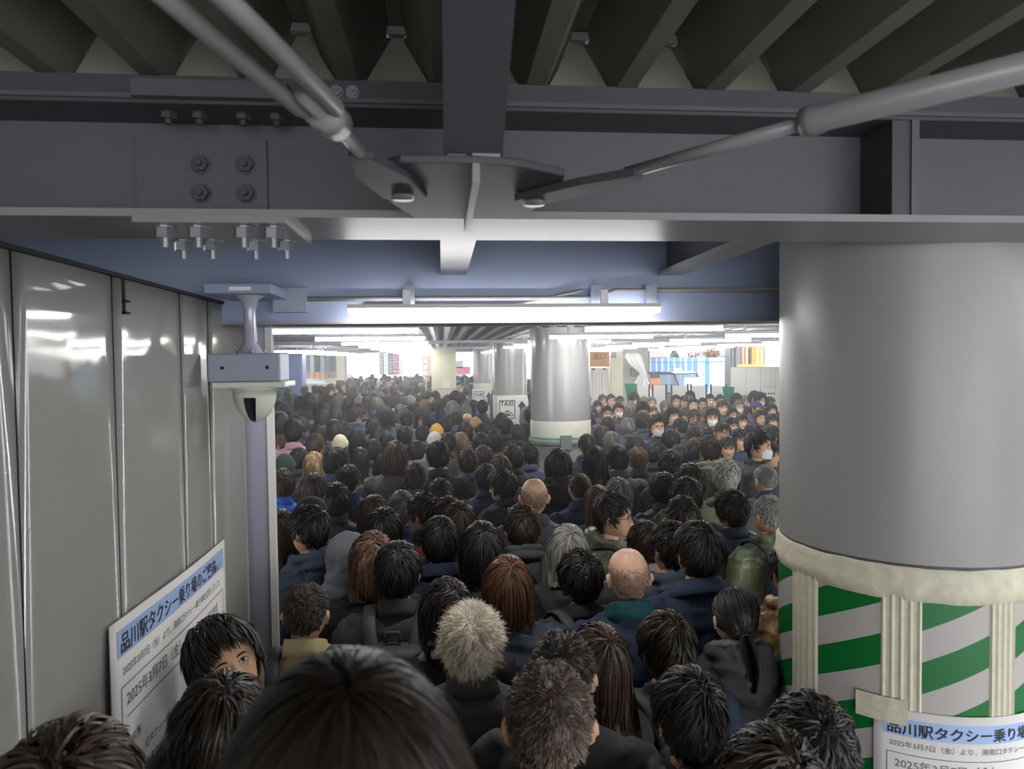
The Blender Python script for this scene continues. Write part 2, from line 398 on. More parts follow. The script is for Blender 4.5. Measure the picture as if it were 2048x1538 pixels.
lw.lathe([(r_*1.012, z_-.013) for r_, z_ in dp[1:]], (8*s, 0, 0), 8, a0=-PI/2-.28, a1=-PI/2+.28); lw.build('lens_window', M['glassd'], cc)
MB().lathe([(.05, 27*s), (.045, 30*s), (.022, 48*s), (.021, 110*s), (.03, 130*s), (.055, 140*s)], (2*s, 0, 0), 16).build('stem', M['post'], cc)
for a_ in range(6): MB().tube([(2*s+.045*math.cos(a_), .045*math.sin(a_), 27*s), (2*s+.045*math.cos(a_), .045*math.sin(a_), 33*s)], .006, 6).build('nut', M['bolt'], cc)
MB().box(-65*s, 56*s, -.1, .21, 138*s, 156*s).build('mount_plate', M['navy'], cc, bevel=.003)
MB().cbox(0, -.101, 147*s, .07, .004, .012).build('label_plate', M['white'], cc)

# ---------------------------------------------------------------- columns
def col_pt(C, R, px, z):
    """where the pixel column px meets a column of radius R at height z: its angle"""
    d = ray(px, 900); d = np.array([d[0], 1.0]); d /= np.linalg.norm(d)
    bq = -C @ d; c_ = C @ C - R*R; t = -bq - math.sqrt(max(bq*bq-c_, 0)); p = d*t
    return math.atan2(p[1]-C[1], p[0]-C[0])
CR_ = .4
C0 = np.array([1.57, 2.28])
col = empty('column', (C0[0], C0[1], 0)); tag(col, 'large grey painted column wrapped in green striped sheets, beside the stairs', 'column', kind='structure')
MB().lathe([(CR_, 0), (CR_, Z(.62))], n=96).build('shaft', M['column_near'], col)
ZS = HC-.62
# crinkled band
vs = []; n = 160; rows = [(.000, .0), (.004, -.004), (.007, -.02), (.006, -.045), (.012, -.06), (.010, -.078), (.006, -.098), (.002, -.102)]
for j, (dr, dz) in enumerate(rows):
    for i in range(n):
        a = 2*PI*i/n; q = noise.noise(Vector((a*9, j*.7, 0)))*.006 + (abs(noise.noise(Vector((a*22, dz*40, 3.1))))*.014 if 3 <= j <= 5 else 0)
        vs.append(((CR_+dr+.001+(q if j not in (0, 7) else 0))*math.cos(a), (CR_+dr+.001+(q if j not in (0, 7) else 0))*math.sin(a), ZS+dz+noise.noise(Vector((a*5, j, 9)))*.004))
fs = [(j*n+i, j*n+(i+1) % n, (j+1)*n+(i+1) % n, (j+1)*n+i) for j in range(len(rows)-1) for i in range(n)]
MB().add(vs, fs, 0, True).build('tape_ring', M['masking'], col)
MB().lathe([(CR_+.0005, .008), (CR_+.0015, .007), (CR_+.0015, .0), (CR_+.0005, -.001)], (0, 0, ZS+.0), 96).build('seam', M['steel_dk'], col)
def stripes():
    m = mat('striped_sheet', '#ded9d4', .4); nt = m.node_tree; bn = nt.nodes['Principled BSDF']; L = nt.links.new
    uv = nt.nodes.new('ShaderNodeUVMap'); sep = nt.nodes.new('ShaderNodeSeparateXYZ'); L(uv.outputs[0], sep.inputs[0])
    fr = nt.nodes.new('ShaderNodeMath'); fr.operation = 'FRACT'; L(sep.outputs[1], fr.inputs[0])
    lt = nt.nodes.new('ShaderNodeMath'); lt.operation = 'LESS_THAN'; lt.inputs[1].default_value = .5; L(fr.outputs[0], lt.inputs[0])
    mx = nt.nodes.new('ShaderNodeMix'); mx.data_type = 'RGBA'; mx.inputs[6].default_value = lin('#aea8a4'); mx.inputs[7].default_value = lin('#07662a')
    L(lt.outputs[0], mx.inputs[0]); L(mx.outputs[2], bn.inputs['Base Color']); return m
MS = stripes()
PER = .188; SLOPE = .5
def zat(px, py, a):           # height of the pixel's ray where it meets the column
    x = C0[0]+CR_*math.cos(a); y = C0[1]+CR_*math.sin(a); d = ray(px, py); return HC + d[2]*math.hypot(x, y)/math.hypot(d[0], 1.0)
def sheet(px0, px1, phase_px):
    a0, a1 = col_pt(C0, CR_, px0, 0), col_pt(C0, CR_, px1, 0)
    if a1 < a0: a1 += 2*PI
    ap = col_pt(C0, CR_, phase_px[0], 0); ap += 2*PI if ap < a0-1 else 0; zp = zat(phase_px[0], phase_px[1], ap)   # a green top edge
    nn = 12; vs = []; fs = []; uvs = []
    for i in range(nn+1):
        a = a0+(a1-a0)*i/nn
        for z in (.0, ZS-.07):
            vs.append(((CR_+.004)*math.cos(a), (CR_+.004)*math.sin(a), z)); uvs.append((a, -((z-zp)-SLOPE*CR_*(a-ap))/PER))
    for i in range(nn): fs.append((2*i, 2*i+2, 2*i+3, 2*i+1))
    me = MB().add(vs, fs, 0, True).mesh('striped_sheet'); ul = me.uv_layers.new(name='UVMap')
    for lp in me.loops: ul.data[lp.index].uv = uvs[lp.vertex_index]
    link('striped_sheet', me, col, MS)
def strip(px0, px1):
    a0, a1 = col_pt(C0, CR_, px0, 0), col_pt(C0, CR_, px1, 0); nn = 14; vs = []
    for i in range(nn+1):
        a = a0+(a1-a0)*i/nn; r_ = CR_+.006+(.004 if i % 3 == 1 else 0)-(.004 if i in (0, nn) else 0)
        for z in (.0, ZS-.085): vs.append((r_*math.cos(a), r_*math.sin(a), z))
    fs = [(2*i, 2*i+2, 2*i+3, 2*i+1) for i in range(nn)]
    MB().add(vs, fs).build('tape_strip', M['masking'], col)
sheet(1559.2, 1590, (1575, 1210)); sheet(1638, 1764, (1640, 1290)); sheet(1846, 1981, (1846, 1325)); sheet(2030, 2095, (2031, 1255))
strip(1588, 1640); strip(1763, 1848); strip(1980, 2032)
# the other columns
def plaincol(Y, label, X=1.57):
    c = empty('column', (X, Y, 0)); tag(c, label, 'column', kind='structure')
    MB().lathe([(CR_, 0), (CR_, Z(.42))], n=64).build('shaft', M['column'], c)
    MB().lathe([(CR_+.004, 1.02), (CR_+.006, 1.03), (CR_+.006, 1.545), (CR_+.004, 1.555)], n=64).build('wrap_sheet', M['offwhite'], c)
    return c
c1 = plaincol(9.4, 'pale round column in mid crowd with mint tape round its foot')
zr = HC-1.05
MB().lathe([(CR_+.008, zr+.05), (CR_+.012, zr+.045), (CR_+.012, zr+.025), (CR_+.008, zr+.02)], n=64).build('mint_tape', M['mint'], c1)
MB().lathe([(CR_+.008, zr+.018), (CR_+.03, zr+.01), (CR_+.03, zr-.06), (CR_+.008, zr-.07)], n=64).build('grey_ring', M['greyblock'], c1)
MB().lathe([(CR_+.008, zr-.07), (CR_+.012, zr-.075), (CR_+.012, zr-.09), (CR_+.008, zr-.095)], n=64).build('mint_tape', M['mint'], c1)
MB().lathe([(CR_+.006, 0.0), (CR_+.006, zr-.1)], n=64).build('foot_wrap', M['offwhite'], c1)
MB().box(-.07, .07, -CR_-.06, -CR_, zr-.1, zr+.08).build('tape_lump', M['greyblock'], c1)
c2 = plaincol(16.5, 'second pale round column along the row, TAXI sign on it')
c3 = plaincol(25.5, 'farthest pale round column along the row, TAXI sign on it', 1.5)

# TAXI signs
def taxi_sign(px0, px1, py0, py1, Y, label):
    P, Q = W(px0, py0, Y), W(px1, py1, Y); wv, hv = Q[0]-P[0], P[2]-Q[2]
    r = empty('taxi_sign', (P[0], Y, Q[2])); tag(r, label, 'sign', 'taxi signs on columns')
    MB().box(0, wv, 0, .02, -.25, hv).build('board', M['white'], r)
    y = -.004
    fw, fh = wv*.52, hv*.92; fx0, fz0 = wv*.05, -hv*.06
    fr = MB(); t = .018
    fr.box(fx0, fx0+fw, y, 0, fz0, fz0+t); fr.box(fx0, fx0+fw, y, 0, fz0+fh-t, fz0+fh); fr.box(fx0, fx0+t, y, 0, fz0, fz0+fh); fr.box(fx0+fw-t, fx0+fw, y, 0, fz0, fz0+fh)
    fr.build('frame', M['ink'], r)
    me = text_fill(text_mesh('TAXI', fw*.34, .0, 'CENTER', 1.1, .03), lambda x, yy: Vector((fx0+fw/2+x, y, fz0+fh*.70+yy*1.15))); link('lettering', me, r, M['ink'])
    cxm = fx0+fw/2; cz = fz0+fh*.12; u = fw*.36
    body = [(-1, 0), (-.72, 0), (-.72, .12), (.72, .12), (.72, 0), (1, 0), (1, .62), (.82, .78), (.62, 1.25), (-.62, 1.25), (-.82, .78), (-1, .62)]
    MB().prism([(cxm+p*u, cz+q*u*.62) for p, q in body], 1, y, 0).build('car_symbol', M['ink'], r); cs = r.children[-1]; cs = [k for k in r.children if k.name.startswith('car_symbol')][0]
    MB().prism([(cxm+p*u, cz+q*u*.62) for p, q in ((-.62, .78), (.62, .78), (.5, 1.12), (-.5, 1.12))], 1, y*1.6, 0).build('symbol_window', M['white'], cs)
    for sgn in (-1, 1): MB().prism([(cxm+sgn*.7*u+.17*u*math.cos(a), cz+u*.3+.17*u*math.sin(a)) for a in np.linspace(0, 2*PI, 10, endpoint=False)], 1, y*1.6, 0).build('symbol_lamp', M['white'], cs)
    MB().box(cxm-.3*u, cxm+.3*u, y, 0, cz+u*.8, cz+u*.98).build('roof_lamp_symbol', M['ink'], cs)
    ax = wv*.79; az = hv*.06; aw = wv*.15
    MB().prism([(ax-aw*.45, az), (ax+aw*.45, az), (ax+aw*.45, az+hv*.45), (ax+aw, az+hv*.45), (ax, az+hv*.76), (ax-aw, az+hv*.45), (ax-aw*.45, az+hv*.45)], 1, y, 0).build('arrow_symbol', M['ink'], r)
taxi_sign(995, 1057, 795, 834, 16.06, 'white TAXI sign with car symbol and up arrow on the second column')
taxi_sign(944, 987, 778, 812, 25.05, 'smaller looking white TAXI sign with up arrow on the farthest column')

# ---------------------------------------------------------------- posters
def poster(name, label, fn, wv, hv, title, normal_parts=True):
    """fn(u, v, d): point of the poster plane, u right, v down in metres, d out of the paper"""
    r = empty(name, (0, 0, 0)); tag(r, label, 'poster')
    def quad(nm, u0, u1, v0, v1, m, d=.0):
        nn = max(1, int((u1-u0)/.05)); vs = []; fs = []
        for i in range(nn+1):
            u = u0+(u1-u0)*i/nn
            vs += [fn(u, v0, d), fn(u, v1, d)]
        fs = [(2*i, 2*i+1, 2*i+3, 2*i+2) for i in range(nn)]
        return MB().add(vs, fs, 0, True).build(nm, m, r)
    nn = 24; vs = []
    for i in range(nn+1):
        u = wv*i/nn; vs += [fn(u, 0, 0), fn(u, hv, 0), fn(u, 0, -.003), fn(u, hv, -.003)]
    fs = []
    for i in range(nn):
        a = 4*i; fs += [(a, a+1, a+5, a+4), (a+2, a+6, a+7, a+3), (a, a+4, a+6, a+2), (a+1, a+3, a+7, a+5)]
    fs += [(0, 2, 3, 1), (4*nn, 4*nn+1, 4*nn+3, 4*nn+2)]
    MB().add(vs, fs, 0, True).build('paper_sheet', M['paper'], r)
    def txt(nm, body, u, v, size, m, d=.002, vert=False, spacing=1.0, bold=0.0):
        if vert: body = '\n'.join(body)
        me = text_fill(text_mesh(body, size, spacing=spacing, bold=bold), lambda x, y: Vector(fn(u+x, v-y, d))); return link(nm, me, r, m)
    quad('title_band', .035*wv, .97*wv, .025, .025+.075*wv, M['inkb'], .001)
    txt('lettering', title, .05*wv, .025+.062*wv, .058*wv, M['ink'], bold=.014)
    txt('lettering', '（港南口）', .80*wv, .025+.066*wv, .026*wv, M['ink'])
    txt('lettering', '2025年3月7日（金）より、港南口タクシー乗り場を変更しました。', .06*wv, .155*wv, .029*wv, M['inkg'])
    e = .0035*wv; v0 = .185*wv
    quad('frame_line', .05*wv, .95*wv, v0, v0+e, M['inkg'], .001); quad('frame_line', .05*wv, .05*wv+e, v0, hv*.97, M['inkg'], .001); quad('frame_line', .95*wv, .95*wv+e, v0, hv*.97, M['inkg'], .001)
    txt('lettering', '2025年3月7日（金）～', .08*wv, .245*wv, .046*wv, M['inkg'])
    return r, quad, txt
# poster on the wall: corners from the picture
yA, yB = 0.0, 0.0
def on_wall(px): d = ray(px, 1100); return (XW+.006)/d[0]
yA, yB = on_wall(205), on_wall(446); wv = yB-yA
zA = HC + ray(205, 1255)[2]*yA; zB = HC + ray(446, 1078)[2]*yB
hv = 1.05
def fn1(u, v, d):
    t = u/wv; lean = .012*math.sin(PI*t)+.02*max(0, .25-t)
    return (XW+.012+d+lean, yA+u, zA+(zB-zA)*t-v)
p1, quad, txt = poster('notice_poster', 'white taxi notice poster with blue title band on the panel wall', fn1, wv, hv, '品川駅タクシー乗り場のご案内')
txt('lettering', '凡例', .10*wv, .36*wv, .03*wv, M['ink'])
for k, (c_, s_) in enumerate((('ink', '旧タクシー乗り場（優良タクシー専用）'), ('yellow', '新タクシー乗り場（一般・障がい者）'), ('ink', '車両の進路・タクシー待機の位置'))):
    quad('legend_line', .09*wv, .15*wv, (.405+.055*k)*wv, (.41+.055*k)*wv, M[c_], .001)
    txt('lettering', s_, .18*wv, (.42+.055*k)*wv, .031*wv, M['inkg'])
quad('frame_line', .08*wv, .52*wv, .275*wv, .278*wv, M['inkg'], .001)
quad('red_label', .60*wv, .78*wv, .43*wv, .54*wv, M['red'], .001); txt('lettering', 'タクシー', .61*wv, .475*wv, .037*wv, M['paper']); txt('lettering', '乗り場', .63*wv, .522*wv, .037*wv, M['paper'])
quad('map_block', .72*wv, .78*wv, .26*wv, .32*wv, M['greyblock'], .001); txt('lettering', '至 品川方面', .70*wv, .24*wv, .028*wv, M['ink']); txt('lettering', '交番', .72*wv, .35*wv, .028*wv, M['ink'])
quad('arrow_line', .862*wv, .868*wv, .215*wv, .29*wv, M['ink'], .001)
for k in range(4): quad('map_line', .8*wv, .92*wv, (.33+.025*k)*wv, (.332+.025*k)*wv, M['inkg'], .001)
txt('lettering', '港南口', .46*wv, .66*wv, .03*wv, M['ink'], vert=True); txt('lettering', '駅ビル', .40*wv, .70*wv, .03*wv, M['ink'], vert=True)
quad('map_line', .20*wv, .34*wv, .80*wv, .803*wv, M['inkg'], .001); quad('map_line', .34*wv, .343*wv, .60*wv, .80*wv, M['inkg'], .001); quad('map_line', .40*wv, .75*wv, .90*wv, .905*wv, M['ink'], .001)
txt('lettering', 'バス乗り場', .22*wv, .92*wv, .03*wv, M['inkg']); txt('lettering', '国道', .6*wv, .62*wv, .028*wv, M['ink'])
# poster wrapped on the column
aL = col_pt(C0, CR_, 1752, 0); zT = zat(1752, 1404, aL)
def fn2(u, v, d):
    a = aL + u/(CR_+.012); r_ = CR_+.012+d; return (C0[0]+r_*math.cos(a), C0[1]+r_*math.sin(a), zT-v)
p2, quad, txt = poster('notice_poster', 'white taxi notice poster wrapped round the striped column', fn2, .70, .85, '品川駅タクシー乗り場のご案内')
wv = .70
for k, x in enumerate((.20, .215, .26, .30, .315, .35)): quad('map_line', x*wv, (x+.003)*wv, .285*wv, (.36 if k < 4 else .42)*wv, M['inkg'], .001)
txt('lettering', '高輪', .28*wv, .29*wv, .022*wv, M['ink']); txt('lettering', '千代田', .14*wv, .39*wv, .02*wv, M['inkg']); txt('lettering', '品川駅前', .10*wv, .435*wv, .02*wv, M['inkg'])
txt('lettering', 'ビル', .5*wv, .41*wv, .025*wv, M['ink'], vert=True); txt('lettering', '改札口', .57*wv, .40*wv, .024*wv, M['ink']); quad('map_block', .57*wv, .61*wv, .43*wv, .455*wv, M['greyblock'], .001)
quad('yellow_block', .24*wv, .285*wv, .41*wv, .47*wv, M['yellow'], .001); quad('red_line', .18*wv, .30*wv, .475*wv, .48*wv, M['red'], .001)
txt('lettering', '港南口', .70*wv, .36*wv, .027*wv, M['ink']); quad('map_line', .35*wv, .8*wv, .51*wv, .514*wv, M['ink'], .001)
quad('red_label', .75*wv, .93*wv, .33*wv, .41*wv, M['red'], .001); txt('lettering', 'タクシー乗り場', .76*wv, .385*wv, .022*wv, M['paper'])
quad('arrow_line', .86*wv, .864*wv, .26*wv, .31*wv, M['ink'], .001)
for u0, v0, u1, v1 in ((-.05, -.03, .09, .045), (.6, -.03, .72, .02)):
    vs = [fn2(u0+(u1-u0)*i/3, v, .004) for i in range(4) for v in (v0, v1)]
    MB().add(vs, [(2*i, 2*i+1, 2*i+3, 2*i+2) for i in range(3)]).build('masking_tape', M['masking'], p2)
# ---------------------------------------------------------------- far surroundings
def slab(name, px0, px1, py0, py1, Y, depth, m, parent=None, zb=None, bevel=0.0):
    """box standing at distance Y whose front fills the pixel span; zb: bottom height"""
    P, Q = W(px0, py0, Y), W(px1, py1, Y)
    return MB().box(P[0], Q[0], Y, Y+depth, Q[2] if zb is None else zb, P[2]).build(name, m, parent, bevel=bevel)
B = dict(
    tan=mat('sign_tan', '#b98a52', .6), cream=mat('pillar_cream', '#d8d3bb', .6, var=.04), pillar=mat('pillar_yellowish', '#c3c4a8', .5, var=.03),
    conc=mat('concrete_grey', '#a3a19c', .7, var=.06), sheet=mat('white_sheeting', '#d9d8d2', .6), plastic=mat('clear_sheeting', '#c9cbc7', .3, trans=.3),
    blue=mat('hoarding_blue', '#3d7fc0', .5), bluew=mat('hoarding_white', '#b4c2cc', .5), cblue=mat('pillar_blue', '#5f73ac', .5), teal=mat('wall_teal', '#46708a', .5),
    panel=mat('barrier_panel', '#c9c9c4', .6), rail=mat('barrier_rail', '#4b4f55', .4, metal=.4), dgreen=mat('barrier_green', '#177a52', .6),
    orange=mat('orange_plastic', '#e07a1c', .5), timber=mat('timber_tan', '#c99a55', .6, var=.1), brick=mat('building_pink', '#937770', .7, var=.08),
    bgrey=mat('building_grey', '#6e6e72', .6, var=.06), bred=mat('building_red', '#7d3f49', .6), leaf=mat('leaf_green', '#1f4a30', .7, var=.3), leafb=mat('leaf_brown', '#6d4c30', .7, var=.3), bark=mat('bark', '#5b4636', .8),
    glass=mat('window_glass', '#9fb2bd', .1), carpaint=mat('car_dark_paint', '#0e141c', .25, coat=.5), van=mat('van_pale_blue', '#9cc3cf', .35), violet=mat('van_violet', '#7a76b0', .4),
    warm=mat('shop_orange', '#d99a58', .6), tyre=mat('tyre', '#17181a', .8),
)
# square pillar with a notice
P = W(862, 697, 24.0); Q = W(913, 790, 24.0)
sp_ = empty('pillar', (P[0], 24, 0)); tag(sp_, 'square yellowish pillar far down the hall with a small grey notice', 'column', kind='structure')
wq = Q[0]-P[0]
MB().box(0, wq, 0, wq, 0, Z(.42)).build('shaft', B['pillar'], sp_)
MB().box(-.01, wq+.01, -.01, .02, HC-.95, HC-.92).build('band', B['conc'], sp_)
n_ = W(886, 752, 24); MB().box(n_[0]-P[0], n_[0]-P[0]+.24, -.02, 0, HC-.9, HC-.66).build('notice', M['offwhite'], sp_)
# right side: sign, sheeting, pillars
sg = empty('sign_board', tuple(W(1181, 734, 17))); tag(sg, 'tan sign board over the white sheeting beside the mid column', 'sign')
P, Q = W(1170, 704, 17), W(1219, 734, 17); x0 = sg.location.x
MB().box(P[0]-x0, Q[0]-x0, 0, .1, 0, P[2]-Q[2]).build('board', B['tan'], sg, bevel=.01)
me = text_fill(text_mesh('出口', .17), lambda x, y: Vector((.06+x, -.004, .19+y))); link('lettering', me, sg, M['ink'])
P, Q = W(1165, 736, 17.1), W(1218, 800, 17.1); n = 40; vs = []
for i in range(n+1):
    x = P[0]+(Q[0]-P[0])*i/n
    for z in (P[2], .0): vs.append((x, 17.15+.03*math.sin(i*1.3)+.015*math.sin(i*.5), z))
o = MB().add(vs, [(2*i, 2*i+2, 2*i+3, 2*i+1) for i in range(n)], 0, True).build('sheeting', B['sheet']); tag(o, 'white sheeting hung in folds below the tan sign board', 'sheet')
o.modifiers.new('t', 'SOLIDIFY').thickness = .01
for px in (1187, 1208): MB().tube([(W(px, 738, 17.1)[0], 17.05, P[2]-.03), (W(px, 738, 17.1)[0], 17.12, P[2]-.03)], .025, 8).build('hook', M['black'], o)
o = slab('pillar', 1223, 1246, 703, 800, 17.0, .6, B['cream'], zb=0); tag(o, 'cream pillar between white sheeting and wrapped concrete pillar', 'column', kind='structure')
P = W(1222, 708, 16.9); slab('casing', 1222, 1233, 704, 716, 16.95, .08, M['steel_lt'], o)
o = slab('wall_back', 1246, 1297, 690, 800, 18.6, .7, B['conc'], zb=0); tag(o, 'grey concrete wall end behind the plastic wrap', kind='structure')
# plastic sheet tied round
def cloth(name, spine, m, label, nfold=9):
    vs = []; n = 36; fs = []
    for j, (px, py, Y, r) in enumerate(spine):
        c = W(px, py, Y)
        for i in range(n):
            a = 2*PI*i/n; rr = r*(1+.22*math.sin(nfold*a+j*.4)+.1*math.sin(5*a+j)); vs.append((c[0]+rr*math.cos(a), c[1]+rr*.6*math.sin(a), c[2]))
    for j in range(len(spine)-1):
        for i in range(n): fs.append((j*n+i, j*n+(i+1) % n, (j+1)*n+(i+1) % n, (j+1)*n+i))
    o = MB().add(vs, fs + [tuple(range(n)), tuple(range((len(spine)-1)*n, len(spine)*n))[::-1]], 0, True).build(name, m); tag(o, label, 'sheet'); return o
cloth('plastic_wrap', [(1262, 706, 17.6, .16), (1266, 716, 17.6, .2), (1272, 728, 17.6, .17), (1281, 740, 17.5, .1), (1286, 747, 17.5, .07), (1285, 756, 17.5, .11), (1284, 768, 17.5, .17), (1284, 782, 17.5, .2), (1284, 870, 17.5, .2), (1284, 910, 17.5, .22)], B['plastic'], 'pale plastic sheet gathered and tied against the grey concrete wall')
o = slab('notice_board', 1264, 1279, 736, 752, 18.5, .1, B['bgrey'], zb=None); tag(o, 'dark grey board beside the tied plastic sheet', 'board')
# barriers
for k, (a_, b_) in enumerate(((1272, 1299), (1305, 1333), (1343, 1376), (1382, 1413), (1422, 1453))):
    P, Q = W(a_, 769, 15.8), W(b_, 800, 15.8); r = empty('site_barrier', (P[0], 15.8, 0)); wv = Q[0]-P[0]
    tag(r, f'white site barrier panel, {ORD[k]} in the line counting from the tied plastic', 'barrier', 'white barrier panels')
    MB().box(.03, wv-.03, 0, .03, .25, P[2]-.03).build('board', B['panel'], r)
    f = MB().tube([(.0, .01, 0), (.0, .01, P[2]), (wv, .01, P[2]), (wv, .01, 0)], .022, 8); f.build('frame', B['rail'], r)
for px, ty, who in ((1261, 767, 'beside the tied plastic sheet'), (1457, 774, 'beside the grey site fence')):
    p = W(px, ty, 15.3); mb = MB(); mb.lathe([(.13, p[2]), (.12, p[2]-.1), (.075, p[2]-.35), (.06, p[2]-.5), (.11, .05), (.16, 0)], n=14)
    o = mb.build('barrier_post', B['dgreen'], None, (p[0], 15.3, 0)); tag(o, f'green funnel shaped barrier post {who}', 'post')
# orange capped posts
for k, px in enumerate((1302, 1306, 1310, 1314, 1318)):
    p = W(px, 745, 19.5); r = empty('safety_post', (p[0], 19.5, 0)); tag(r, f'slim orange safety post with dark top, {ORD[k]} from the tied plastic sheet', 'post', 'orange safety posts')
    MB().tube([(0, 0, 0), (0, 0, p[2]-.16)], .022, 8).build('shaft', B['orange'], r); MB().tube([(0, 0, p[2]-.16), (0, 0, p[2])], .02, 8).build('cap', M['black'], r)
# dark taxi
def car(name, loc, rz, paint, label, L=4.3, Wd=1.7, H=1.72):
    r = empty(name, loc, rz); tag(r, label, 'car')
    side = [(-L/2, .35), (-L/2, .85), (-L/2+.12, 1.0), (-L/2+.55, H-.08), (-L/2+.9, H), (.45, H), (.75, H-.05), (1.15, 1.02), (L/2-.15, .92), (L/2, .7), (L/2, .32)]
    low = [p for p in side]
    MB().prism([(-L/2, .35), (-L/2, .85), (-L/2+.12, 1.0), (1.15, 1.0), (L/2-.15, .9), (L/2, .7), (L/2, .32)], 0, -Wd/2, Wd/2).build('body', paint, r, bevel=.05)
    MB().prism([(-L/2+.5, H-.1), (-L/2+.9, H), (.45, H), (.72, H-.07), (.66, H-.12), (-L/2+.52, H-.15)], 0, -Wd/2+.14, Wd/2-.14).build('roof', paint, r, bevel=.03)
    for sgn in (-1, 1):
        for (y0, z0, y1, z1) in ((-L/2+.12, 1.0, -L/2+.52, H-.1), (-.55, 1.0, -.5, H-.1), (1.12, 1.0, .68, H-.1)):
            MB().tube([(sgn*(Wd/2-.04), y0, z0), (sgn*(Wd/2-.16), y1, z1)], .045, 8).build('window_pillar', paint, r)
        MB().prism([(-L/2+.2, 1.01), (-L/2+.56, H-.13), (.66, H-.13), (1.05, 1.01)], 0, sgn*(Wd/2-.12)-.006, sgn*(Wd/2-.12)+.006).build('side_window', B['winglass'], r)
        for yy in (-1.35, 1.3):
            MB().tube([(sgn*(Wd/2-.2), yy, .33), (sgn*(Wd/2+.01), yy, .33)], .33, 20).build('wheel', B['tyre'], r)
        MB().tube([(sgn*(Wd/2+.02), .98, 1.05), (sgn*(Wd/2+.16), .98, 1.07)], .07, 8).build('mirror', paint, r)
        MB().cbox(sgn*.6, L/2-.02, .72, .32, .08, .14).build('headlamp', M['white'], r)
    MB().prism([(-Wd/2+.12, 1.0), (Wd/2-.12, 1.0), (Wd/2-.24, 1.6), (-Wd/2+.24, 1.6)], 1, -.006, .006).build('windscreen', B['winglass'], r)
    ws = r.children[-1]; ws.location = (0, 1.1, 0); ws.rotation_euler.x = 0; ws.scale = (1, 1, 1)
    MB().cbox(0, .2, H+.06, .5, .16, .12).build('roof_lamp', M['white'], r)
    return r
B['winglass'] = mat('car_glass', '#cfe3ea', .05, alpha=.35)
car('car', tuple(np.r_[W(1345, 770, 28.6)[:2], -.02]), math.radians(212), B['carpaint'], 'dark tall taxi car standing behind the white barrier panels', 4.3, 1.7, HC-.53+.02)
# blue hoarding: planks are parts
hr = empty('hoarding', (0, 31, 0)); tag(hr, 'blue and white upright panel hoarding across the street', 'fence')
pxs = np.linspace(1299, 1466, 15)
for k in range(14):
    P, Q = W(pxs[k], 715, 31), W(pxs[k+1], 770, 31)
    MB().box(P[0]+.01, Q[0]-.01, (k % 2)*.03, .05+(k % 2)*.03, 0, P[2]).build('plank', B['blue'] if k < 10 and k != 8 else B['bluew'], hr)
    MB().box(P[0]+.01, P[0]+.07, -.02, .0, 0, P[2]).build('batten', B['bluew'], hr)
MB().box(W(1299, 724, 31)[0], W(1466, 724, 31)[0], -.05, -.02, W(1350, 725, 31)[2], W(1350, 723, 31)[2]).build('rail', B['teal'], hr)
MB().box(W(1296, 714, 30)[0], W(1372, 714, 30)[0], -1.05, -1.0, W(1350, 716, 30)[2], W(1350, 714.4, 30)[2]).build('rail', B['rail'], hr)
o = slab('street_post', 1296.5, 1299, 696, 740, 29, .1, B['rail'], zb=0); tag(o, 'thin dark post at the edge of the blue hoarding', 'post')
for px in (1464, 1471):
    o = slab('street_post', px, px+4, 690, 740, 22, .12, B['bgrey'], zb=0); tag(o, f'grey steel post {"nearer" if px < 1470 else "farther along"} beside the timber fronted building', 'post', )
# trees
def tree(name, px, py0, py1, Y, wpx, m, label, dense=1200, cone=False):
    top = W(px, py0, Y)[2]; base = W(px, py1, Y)[2]; cx = W(px, py0, Y)[0]; rw = wpx/2*Y/FPX
    r = empty(name, (cx, Y, 0)); tag(r, label, 'tree')
    MB().tube([(0, 0, 0), (0, 0, base+(top-base)*.5)], [.2, .08], 8).build('trunk', B['bark'], r)
    mb = MB()
    for q in range(dense):
        t = RNG.random()**.6; a = RNG.random()*2*PI; rr = (rw*(t if cone else math.sin(PI*min(.98, .1+.85*t))))*math.sqrt(RNG.random()); z = top-(top-base)*t
        p = np.array([rr*math.cos(a), rr*math.sin(a), z]); u_ = RNG.normal(size=3); u_ /= np.linalg.norm(u_); v_ = np.cross(u_, RNG.normal(size=3)); v_ /= np.linalg.norm(v_); s_ = .05+.05*RNG.random()
        mb.add([p-u_*s_, p+v_*s_*.6, p+u_*s_, p-v_*s_*.6], [(0, 1, 2, 3)])
    mb.build('foliage', m, r)
tree('conifer_tree', 1349, 692, 720, 45, 26, B['leaf'], 'dark green cone shaped tree above the blue hoarding', 900, True)
tree('bare_tree', 1424, 694, 718, 45, 36, B['leafb'], 'brown leaved tree above the white end of the hoarding', 500)
tree('bare_tree', 1384, 702, 717, 45, 26, B['leafb'], 'thin pinkish tree above the middle of the hoarding', 110)
o = slab('building', 1438, 1462, 702, 713, 60, 6, B['bgrey'], zb=0); tag(o, 'distant blue grey building beyond the brown leaved tree', 'building')
slab('window', 1441, 1458, 705, 711, 59.9, .1, B['glass'], o)
o = slab('building', 1324, 1333, 690, 722, 60, 6, B['brick'], zb=0); tag(o, 'narrow brown building behind the blue hoarding top', 'building')
slab('window', 1326, 1331, 696, 712, 59.9, .1, B['glass'], o)
